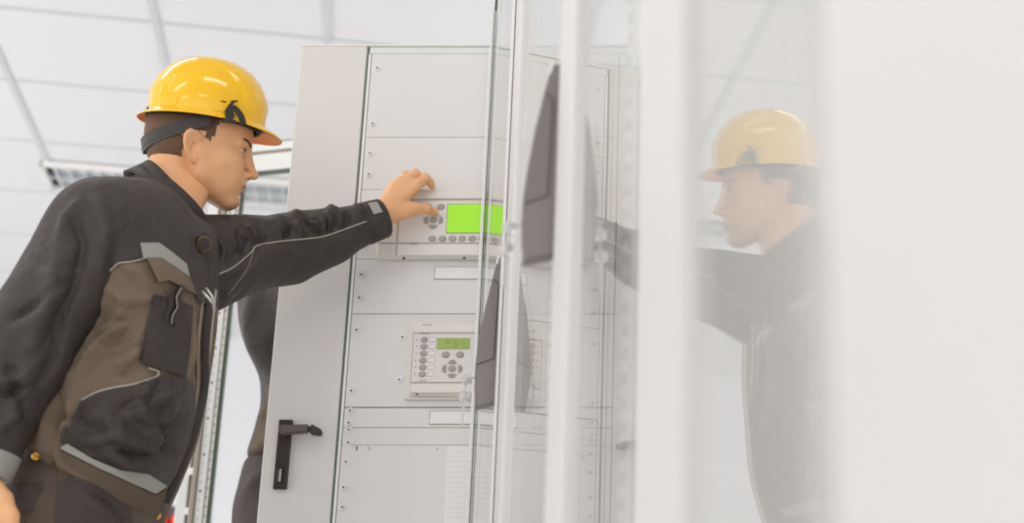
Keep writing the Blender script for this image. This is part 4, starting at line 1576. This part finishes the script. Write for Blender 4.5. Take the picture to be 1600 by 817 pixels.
label(patch('lower_pocket', [(127, 625), (150, 614), (175, 607), (205, 601), (233, 594), (246, 588), (262, 585), (290, 590), (304, 600), (306, 645), (297, 690), (280, 730), (262, 762),
      (233, 741), (190, 735), (145, 716), (103, 693), (112, 655)], BT, M['black'], jac, 2.5, .0065, .006, 4, .001), 'large black lower front panel')
piping('piping', [(127, 625), (150, 613), (175, 606), (205, 601), (233, 593), (246, 587), (247, 580), (238, 577), (232, 575)], BT, M['piping'], jac, 2.5, .0018, .008)
patch('reflective_strip', [(93, 700), (105, 693), (145, 717), (189, 735), (233, 741), (262, 760), (244, 772), (204, 754), (156, 732), (120, 714)], BT, M['reflect'], jac, 2.5, .0085, .006, 4)
label(patch('hem_band', [(92, 703), (120, 716), (156, 734), (204, 756), (243, 774), (262, 763), (256, 790), (245, 815), (200, 792), (150, 755), (100, 722)], BT, M['brown2'], jac, 2.5, .0035, .003, 6), 'dark brown hem band')
patch('side_tag', [(98, 665), (106, 668), (100, 693), (92, 690)], BT, M['strapgrey'], jac, 2.5, .003, .002, 4)
label(patch('waist_tab', [(31, 716), (82, 711), (80, 742), (29, 745)], BT, M['brown2'], jac, 2.5, .006, .004, 5), 'brown waist tab')
def snap(px, py, b, r, off):
    h = hit(b, px, py, 2.5); d = (CAM - h).normalized()
    s = MB(); s.cyl(h + d * (off - .002), h + d * (off + .0015), r, r * .85, 20); s.cyl(h + d * (off + .0015), h + d * (off + .003), r * .55, r * .4, 16)
    autosmooth(s.build('snap_button', M['gold'], jac))
snap(41, 728, BT, .0070, .007); snap(246, 806, BT, .0066, .005)
# front opening: dark placket, light linings, zip
def edge_line(nm, pl, r, m, dn, flat=.5):
    P = []
    for p in densify([(q.x, q.y) for q in spline([(a, b, 0) for a, b in pl], 6)], 6, False):
        for sx in range(0, 60, 2):
            h = BT.ray_cast(CAM, ray(p.x - sx, p.y))
            if h[0] is not None and h[0].y < 2.72: break
        h = h[0] if h[0] is not None else BT.find_nearest(W(p.x, p.y, 2.60))[0]
        P.append(h + Vector((.55, -.8, .1)).normalized() * dn)
    P = [sum((P[k] for k in range(max(0, i - 4), min(len(P), i + 5))), Vector()) / (min(len(P), i + 5) - max(0, i - 4)) for i in range(len(P))]
    return MB().tube(P, r, 8).build(nm, m, jac, smooth=True)
fl_ = [(312, 352), (322, 395), (327, 440), (322, 490), (316, 545), (318, 590), (312, 635), (296, 690), (276, 745), (254, 800)]
edge_line('placket', fl_, .0105, M['black'], .002)
edge_line('front_lining', [(a + 6, b) for a, b in fl_[2:7]], .0040, M['lining'], .008)
edge_line('front_lining', [(a - 9, b + 2) for a, b in fl_[2:9]], .0026, M['lining'], .0035)
edge_line('zip', [(a + 10, b) for a, b in fl_[2:7]], .0030, M['alu'], .002)
c = W(316, 381, 2.62)
sn = MB(); dd = (CAM - c).normalized(); dd = (dd + Vector((.5, 0, 0))).normalized()
sn.cyl(c - dd * .014, c + dd * .008, .0145, .0135, 24); sn.cyl(c + dd * .0078, c + dd * .0090, .0134, .0128, 24, mi=1); sn.cyl(c + dd * .0089, c + dd * .0110, .0126, .0112, 24)
label(autosmooth(sn.build('collar_snap', [M['dark'], M['gold']], jac)), 'black collar snap with a brass rim')
pb = MB()
pc = W(329, 470, 2.62)
pb.tube([W(316, 455, 2.60), W(326, 466, 2.60), W(333, 474, 2.61), W(334, 487, 2.62)], .0028, 8); pb.tube([W(322, 450, 2.60), W(331, 462, 2.60), W(335, 476, 2.61)], .0022, 8)
pb.build('zip_puller', M['alu'], jac, smooth=True)

# collar: stands up round the neck, folds over and falls on the yoke
N = 56
cc = W(268, 304, 2.765)
u = Vector((.68, .10, -.73)).normalized(); wv = Vector((-.22, 1, 0)).normalized(); axn = Vector((.70, 0, .70))
def cring(a, b, sh, dz=0, open_=.12):
    out = []
    for i in range(N):
        t = open_ + (2 * math.pi - 2 * open_) * i / (N - 1)
        out.append(cc + u * (a * math.cos(t)) + wv * (b * math.sin(t)) + axn * (sh + .014 * max(0, math.cos(t)) - (.016 * max(0, -math.cos(t)) if a > .0835 else 0)))
    return out
rings = [cring(a_, b_, s_) for a_, b_, s_ in zip([.070, .072, .074, .077, .080, .084, .089, .091, .088, .080],
         [.062, .064, .066, .070, .075, .083, .092, .094, .090, .078], [-.045, -.02, .002, .007, .004, -.010, -.026, -.027, -.026, -.012])]
n = N; vs = [p for r in rings for p in r]; fs = []
for k in range(len(rings) - 1):
    for i in range(n - 1):
        fs.append((k * n + i, k * n + i + 1, (k + 1) * n + i + 1, (k + 1) * n + i))
o = MB().add(vs, fs).build('collar', M['black2'], jac)
sd = o.modifiers.new('thick', 'SOLIDIFY'); sd.thickness = .0025
autosmooth(o, 60); label(o, 'turned down dark collar')
MB().tube([p - axn * .001 for p in rings[6][6:-6]], .0012, 6).build('collar_seam', M['black'], o, smooth=True)

# ---- trousers
HIPC = W(96, 840, 2.70)
KR, KL = Vector((HIPC.x + .03, 2.60, .50)), Vector((HIPC.x + .12, 2.86, .50))
AR, AL_ = Vector((HIPC.x - .03, 2.58, .10)), Vector((HIPC.x + .06, 2.88, .10))
hipsec = [(W(160, 715, 2.68), .160, .118, YAW), (W(125, 790, 2.69), .172, .128, YAW), (W(105, 840, 2.70), .180, .135, YAW), (Vector((HIPC.x, 2.70, HIPC.z - .10)), .178, .135, YAW), (Vector((HIPC.x, 2.70, HIPC.z - .16)), .15, .11, YAW)]
hipf = loft_sdf(hipsec)
HR = Vector((HIPC.x - .02, 2.61, HIPC.z - .10)); HL = Vector((HIPC.x + .04, 2.80, HIPC.z - .10))
def trouser_sdf(p):
    d = hipf(p)
    for h, k, a in ((HR, KR, AR), (HL, KL, AL_)):
        d = smin(d, s_cone(p, V3(h), V3(k), .098, .072), .035)
        d = smin(d, s_cone(p, V3(k), V3(a), .072, .064), .02)
    return smax(d, .075 - p[:, 2], .004)
pv, pq = surface_nets(trouser_sdf, (-1.75, 2.35, .05), (-.90, 3.08, 1.10), .0085)
pv = smooth_mesh(pv, pq, 1)
pv = folds(pv, pq, [([(110, 760), (150, 790), (180, 817)], 8, 6), ([(150, 770), (180, 800), (200, 830)], 7, -5), ([(30, 760), (50, 790), (40, 820)], 8, 5)], 3, 11, 3)
trs = mk('trousers', pv, pq, M['trouser'], man, True); label(trs, 'brown work trousers with charcoal pockets')
BP = bvh_of(pv, pq)
patch('trouser_pocket', [(18, 756), (65, 753), (51, 800), (7, 804)], BP, M['trouser2'], trs, 2.55, .003, .003, 6)
patch('trouser_pocket', [(89, 752), (131, 742), (180, 775), (205, 800), (212, 835), (89, 835)], BP, M['trouser2'], trs, 2.55, .005, .004, 5)
for a in (AR, AL_):
    b = MB()
    bm = bmesh.new(); bmesh.ops.create_uvsphere(bm, u_segments=20, v_segments=12, radius=1)
    for v in bm.verts:
        x = v.co.x * .145; y = v.co.y * (.050 + .006 * v.co.x); z = v.co.z * (.062 if v.co.x < 0 else .062 - .022 * v.co.x)
        v.co = Vector((a.x + .065 + x, a.y + y, max(.002, .058 + z)))
    b.bm(bm); b.cyl(Vector((a.x, a.y, .05)), Vector((a.x, a.y, .16)), .058, .056, 20)
    autosmooth(b.build('boot', M['boot'], man), 50)

# ---- hands
def rp(px, py, y): return V3(W(px, py, y))
LHAND = dict(
    thumb=[(rp(622, 333, 3.066), .0155), (rp(646, 327, 3.084), .0128), (rp(665, 326.5, 3.104), .0108), (rp(677, 330.5, 3.127), .0088), (rp(679.5, 331.5, 3.131), .0080)],
    index=[(rp(638, 303, 3.083), .0125), (rp(651, 289, 3.088), .0108), (rp(664.5, 278, 3.102), .0096), (rp(671.5, 284.5, 3.121), .0084), (rp(675, 291.5, 3.131), .0074)],
    middle=[(rp(627, 298, 3.086), .0125), (rp(638, 282, 3.088), .0108), (rp(649.5, 271.5, 3.104), .0098), (rp(657.5, 279, 3.126), .0086), (rp(660, 287, 3.137), .0076)],
    ring=[(rp(616, 298, 3.086), .0120), (rp(626, 284, 3.086), .0103), (rp(634.5, 274, 3.102), .0092), (rp(641, 280, 3.124), .0082), (rp(643, 287, 3.136), .0072)],
    little=[(rp(606, 304, 3.084), .0112), (rp(614, 293, 3.084), .0092), (rp(621, 286, 3.098), .0080), (rp(627, 290, 3.118), .0070), (rp(629, 296, 3.130), .0062)])
WR = W(599, 334, 3.058)
def hand_l(p):
    d = s_chain(p, [(V3(LE), .040), (V3(W(560, 352, 3.04)), .032), (V3(WR), .0268), (rp(606, 328, 3.062), .0262)], .01)
    pal = None
    for nm in ('index', 'middle', 'ring', 'little'):
        e = s_cone(p, V3(WR.lerp(Vector(LHAND[nm][0][0]), .12)), LHAND[nm][1][0], .0175, .0128)
        pal = e if pal is None else smin(pal, e, .009)
    pal = smin(pal, s_cone(p, V3(WR.lerp(Vector(LHAND['thumb'][0][0]), .3)), LHAND['thumb'][1][0], .0185, .0130), .010)
    d = smin(d, pal, .012)
    for nm, ch in LHAND.items():
        d = smin(d, s_chain(p, ch[1:] if nm != 'thumb' else ch, .004), .0055 if nm != 'thumb' else .009)
        # knuckle bumps
        k = ch[2]
        d = smin(d, np.sqrt(((p - np.array(k[0], dtype=np.float32)) ** 2).sum(1)) - k[1] * 1.03, .003)
    return d
gv, gq = surface_nets(hand_l, (-.74, 2.96, 1.36), (-.54, 3.16, 1.64), .0016)
gv = smooth_mesh(gv, gq, 2, .4)


def hand_r(p):
    dn = (RW_ - RE).normalized(); w0 = RW_ - dn * .02
    fwd = Vector((.35, .1, -.93)).normalized(); side = Vector((.85, -.25, .3)).normalized()
    d = s_chain(p, [(V3(RW_ - dn * .12), .034), (V3(w0), .029), (V3(w0 + dn * .03), .027)], .01)
    b = w0 + dn * .03
    for i, (o_, L) in enumerate(((.030, .080), (.010, .088), (-.010, .082), (-.028, .066))):
        mcp = b + fwd * .085 + side * o_
        d = smin(d, s_cone(p, V3(b + side * o_ * .5), V3(mcp), .0175, .013), .01)
        inn = Vector((.25, .95, .0)).normalized()
        p1 = mcp + fwd * (L * .45) + inn * .006; p2 = p1 + fwd * (L * .3) + inn * .016; p3 = p2 + fwd * (L * .2) + inn * .018
        d = smin(d, s_chain(p, [(V3(mcp), .0108), (V3(p1), .0096), (V3(p2), .0085), (V3(p3), .0075)], .004), .005)
    t0 = b + side * .026 + fwd * .015
    d = smin(d, s_chain(p, [(V3(t0), .017), (V3(t0 + fwd * .04 + side * .02), .0125), (V3(t0 + fwd * .07 + side * .025), .0105), (V3(t0 + fwd * .092 + side * .022), .0088)], .006), .012)
    return d
b_lo = np.array(RW_) + np.array((-.10, -.12, -.26)); b_hi = np.array(RW_) + np.array((.16, .12, .17))
qv, qq = surface_nets(hand_r, b_lo, b_hi, .0026)
qv = smooth_mesh(qv, qq, 1)

NECKB = W(252, 368, 2.69)
nk0 = H2W(HP, (-.038, 0, -.035)); nk1 = H2W(HP, (-.060, 0, -.13))


def core_sdf(p):
    d = s_chain(p, [(V3(nk0), .050), (V3(nk1.lerp(NECKB, .25)), .0525), (V3(NECKB), .056)], .03)
    d = smin(d, s_cone(p, V3(H2W(HP, (.012, 0, -.075))), V3(NECKB.lerp(nk1, .3) + Vector((.018, 0, 0))), .030, .036), .03)
    ch = loft_sdf([(c_, max(.04, a_ - .045), max(.04, b_ - .045), y_) for c_, a_, b_, y_ in secs[1:]])
    d = smin(d, ch(p), .03)
    for h, k, a in ((HR, KR, AR), (HL, KL, AL_)):
        d = smin(d, s_cone(p, V3(h), V3(k), .075, .052), .03)
        d = smin(d, s_cone(p, V3(k), V3(a), .052, .042), .02)
    d = smin(d, s_ell(p, V3(HIPC - Vector((0, 0, .06))), (.11, .14, .11)), .04)
    for s, e, w_, r in ((RS, RE, RW_, .05), (LS, LE, LW, .046)):
        d = smin(d, s_cone(p, V3(s), V3(e), r, r - .008), .03)
        d = smin(d, s_cone(p, V3(e), V3(e.lerp(w_, .6)), r - .008, r - .016), .02)
    d = smin(d, s_cone(p, V3(NECKB - Vector((0, 0, .02))), V3(RS), .045, .05), .02)
    d = smin(d, s_cone(p, V3(NECKB - Vector((0, 0, .02))), V3(LS), .045, .048), .02)
    return d
cv, cq = surface_nets(core_sdf, (-1.75, 2.20, .04), (-.55, 3.14, 1.60), .0085)
cv = smooth_mesh(cv, cq, 2)
hw = H2W(HP, hv)
body = boolean_union('body', [(cv, cq), (hw, hf), (gv, gq), (qv, qq)], M['skin'], man, [M['lip']])
# lips get their own colour
fr_i = (HP[0].inverted(), None)
Ri = HP[0].inverted(); offm = LOC[man.name]
mi = []
for p in body.data.polygons:
    l = Ri @ (p.center + offm - HP[1])
    mi.append(1 if (l.x > .0885 and abs(l.y) < .023 * (1 - ((l.z + .0748) / .0135) ** 2 if abs(l.z + .0748) < .0135 else 0) and -.0865 < l.z < -.0652 and l.x > .089) else 0)
body.data.polygons.foreach_set('material_index', mi)
hair_mesh(man, HP); face_bits(man, HP)
helmet(man, HP, 'glossy yellow hard hat with a black strap clip')
# ring on the ring finger, nails
rc = Vector(LHAND['ring'][1][0]).lerp(Vector(LHAND['ring'][2][0]), .42); ra = (Vector(LHAND['ring'][2][0]) - Vector(LHAND['ring'][1][0])).normalized()
rs = [ring_pts(rc + ra * t, ra, r_, 32) for t, r_ in ((-.0026, .0102), (-.0024, .0112), (0, .0117), (.0024, .0112), (.0026, .0100))]
vs, fs = tube_rings(rs); MB().add(vs, fs).build('ring', M['ring'], man, smooth=True)
BH = bvh_of(gv, gq)
nl = MB()
tp = Vector(LHAND['thumb'][3][0]); td = (Vector(LHAND['thumb'][3][0]) - Vector(LHAND['thumb'][2][0])).normalized()
label(patch('thumb_nail', [(675, 328), (679, 329), (680, 330.5), (679, 332), (675, 331.5)], BH, mat('nail', srgb(244, 158, 142), .3), man, 3.1, .0003, .0012, 2), 'pink thumb nail')

# ================================================================== SECOND PERSON, MOSTLY HIDDEN BY THE CABINET
m2 = empty('person', (W(470, 600, 3.72).x, 3.72, 0), 'person in dark work clothes mostly hidden behind the grey relay cabinet', 'person')
YB2 = 3.72
Y2 = math.radians(10)
s2 = [(W(505, 420, YB2), .13, .09, Y2), (W(462, 450, YB2), .19, .125, Y2), (W(470, 530, YB2), .185, .128, Y2), (W(494, 600, YB2), .17, .118, Y2), (W(496, 640, YB2), .165, .118, Y2)]
s2b = s2 + [(W(488, 700, YB2), .172, .128, Y2), (W(478, 730, YB2), .175, .132, Y2)]
j2 = loft_sdf(s2b)
P2 = lambda x, y, Y=YB2: W(x, y, Y)
def jack2(p):
    d = j2(p)
    for sg, yy in ((-1, 3.56), (1, 3.88)):
        sh = P2(485, 452, yy); el = P2(545, 560, yy); wr = P2(650, 560, yy)
        d = smin(d, s_cone(p, V3(sh), V3(el), .075, .06), .04)
        d = smin(d, s_cone(p, V3(el), V3(wr), .058, .045), .03)
    return d
lo2 = (-1.15, 3.43, .85); hi2 = (-.45, 4.05, 1.75)
v2, q2 = surface_nets(jack2, lo2, hi2, .009)
v2 = folds(v2, q2, [([(400, 450), (390, 500), (400, 560)], 10, 8), ([(410, 600), (425, 560), (430, 520)], 10, -7), ([(405, 660), (425, 640), (435, 600)], 8, 7), ([(395, 705), (420, 690), (435, 680)], 6, 6)], 5, 10, 2)
jk2 = mk('jacket', v2, q2, M['black'], m2, True)
B2 = bvh_of(v2, q2)
label(patch('lower_jacket', [(396, 612), (412, 604), (440, 590), (470, 590), (470, 735), (370, 735), (385, 680)], B2, M['brown2'], jk2, 3.55, .003, .003, 8), 'brown lower part of the jacket')
hp2 = P2(474, 800)
t2 = loft_sdf([(P2(480, 722), .170, .126, Y2), (P2(474, 780), .180, .142, Y2), (hp2, .182, .152, Y2), (hp2 - Vector((0, 0, .14)), .176, .14, Y2), (hp2 - Vector((0, 0, .2)), .14, .1, Y2)])
legs = [(hp2 + Vector((-.01, dy, -.12)), Vector((hp2.x + .02, 3.72 + dy * 1.1, .5)), Vector((hp2.x - .03, 3.72 + dy * 1.1, .1))) for dy in (-.09, .09)]
def tr2(p):
    d = t2(p)
    for h, k, a in legs:
        d = smin(d, s_cone(p, V3(h), V3(k), .098, .072), .035); d = smin(d, s_cone(p, V3(k), V3(a), .072, .064), .02)
    return smax(d, .075 - p[:, 2], .004)
v3, q3 = surface_nets(tr2, (-1.2, 3.43, .05), (-.5, 4.0, 1.1), .010)
v3 = folds(v3, q3, [([(380, 780), (400, 750), (430, 730)], 9, 6)], 4, 10, 8)
mk('trousers', v3, q3, M['trouser2'], m2, True)
for h, k, a in legs:
    b = MB()
    bm = bmesh.new(); bmesh.ops.create_uvsphere(bm, u_segments=16, v_segments=10, radius=1)
    for v in bm.verts: v.co = Vector((a.x + .065 + v.co.x * .145, a.y + v.co.y * .05, max(.002, .058 + v.co.z * .055)))
    b.bm(bm); b.cyl(Vector((a.x, a.y, .05)), Vector((a.x, a.y, .16)), .058, .056, 16)
    autosmooth(b.build('boot', M['boot'], m2), 50)
HP2 = place_head(P2(545, 330), math.radians(14), math.radians(8), 0, 1.0)
n0 = H2W(HP2, (-.038, 0, -.035)); n1 = P2(505, 425)
def core2(p):
    d = s_chain(p, [(V3(n0), .05), (V3(n1), .06)], .03)
    c2 = loft_sdf([(c_, max(.04, a_ - .035), max(.04, b_ - .035), y_) for c_, a_, b_, y_ in s2b])
    d = smin(d, c2(p), .05)
    for h, k, a in legs:
        d = smin(d, s_cone(p, V3(h), V3(k), .075, .052), .03); d = smin(d, s_cone(p, V3(k), V3(a), .052, .042), .02)
    d = smin(d, s_ell(p, V3(hp2 - Vector((0, 0, .04))), (.11, .14, .11)), .04)
    for yy in (3.56, 3.88):
        el = P2(545, 560, yy); wr = P2(650, 560, yy); f_ = (wr - el).normalized()
        d = smin(d, s_cone(p, V3(P2(485, 452, yy)), V3(el), .05, .042), .03)
        d = smin(d, s_cone(p, V3(el), V3(wr + f_ * .03), .042, .026), .02)
        b = wr + f_ * .04; sd_ = Vector((0, .5, .86))
        for o_, L in ((.028, .07), (.010, .078), (-.009, .072), (-.026, .058)):
            m_ = b + f_ * .07 + sd_ * o_
            d = smin(d, s_cone(p, V3(b + sd_ * o_ * .4), V3(m_), .016, .012), .01)
            d = smin(d, s_chain(p, [(V3(m_), .0105), (V3(m_ + f_ * L * .5 - Vector((0, 0, .008))), .0095), (V3(m_ + f_ * L * .9 - Vector((0, 0, .03))), .008)], .004), .005)
        d = smin(d, s_chain(p, [(V3(b + sd_ * .03), .015), (V3(b + f_ * .035 + sd_ * .052), .012), (V3(b + f_ * .06 + sd_ * .056), .009)], .006), .01)
    return d
v4, q4 = surface_nets(core2, (-1.2, 3.43, .04), (-.35, 4.0, 1.75), .0065)
v4 = smooth_mesh(v4, q4, 1)
boolean_union('body', [(v4, q4), (H2W(HP2, hv), hf)], M['skin'], m2)
hair_mesh(m2, HP2); face_bits(m2, HP2); helmet(m2, HP2, 'yellow hard hat')

# ================================================================== LIGHT
w = bpy.data.worlds.new('world'); scene.world = w
w.use_nodes = True
bg = w.node_tree.nodes['Background']
bg.inputs['Color'].default_value = (1.0, .99, .985, 1)
bg.inputs['Strength'].default_value = 1.6
scene.view_settings.view_transform = 'Standard'
scene.view_settings.look = 'None'
scene.view_settings.gamma = 1.0
scene.view_settings.use_curve_mapping = False
scene.view_settings.exposure = 0.0
scene.cycles.max_bounces = 10
scene.cycles.transparent_max_bounces = 24
scene.cycles.use_denoising = True

def added_uplight(loc, aim, size, power, lab):  # unseen lamps added to brighten the ceiling and background
    x, y, z = loc
    r = empty('added_uplighter', (x, y, 0), lab, 'added fill lamp')
    MB().cyl((x, y, 0), (x, y, .025), .17, .16, 28).build('base', M['white'], r)
    MB().cyl((x, y, .025), (x, y, z - .16), .014, n=14).build('pole', M['white'], r)
    vs, fs = tube_rings([ring_pts(Vector((x, y, z + dz)), Vector((0, 0, 1)), rr, 36) for dz, rr in ((-.17, .03), (-.15, .12), (-.10, .24), (-.04, .33), (-.038, .325), (-.10, .23), (-.145, .11), (-.16, .02))])
    MB().add(vs, fs).build('bowl', M['white'], r, smooth=True)
    ld = bpy.data.lights.new('added_uplight', 'AREA'); ld.shape = 'DISK'; ld.size = size; ld.energy = power; ld.color = (1, .99, .985)
    o = bpy.data.objects.new('added_uplight', ld); C.objects.link(o); o.location = loc
    o.rotation_euler = (Vector(aim) - Vector(loc)).to_track_quat('-Z', 'Y').to_euler()
added_uplight((1.4, 5.2, 1.6), (-1.5, 6.5, 2.95), .6, 36, 'added unseen fill lamp behind the plain white cabinets')
added_uplight((-5.5, 4.5, 1.4), (-2.5, 6.5, 2.95), .6, 42, 'added unseen fill lamp left of the man, nearer the back wall')
added_uplight((-6, 1.5, 1.4), (-3, 2.5, 2.95), .6, 26, 'added unseen fill lamp left of the man, nearer the camera')
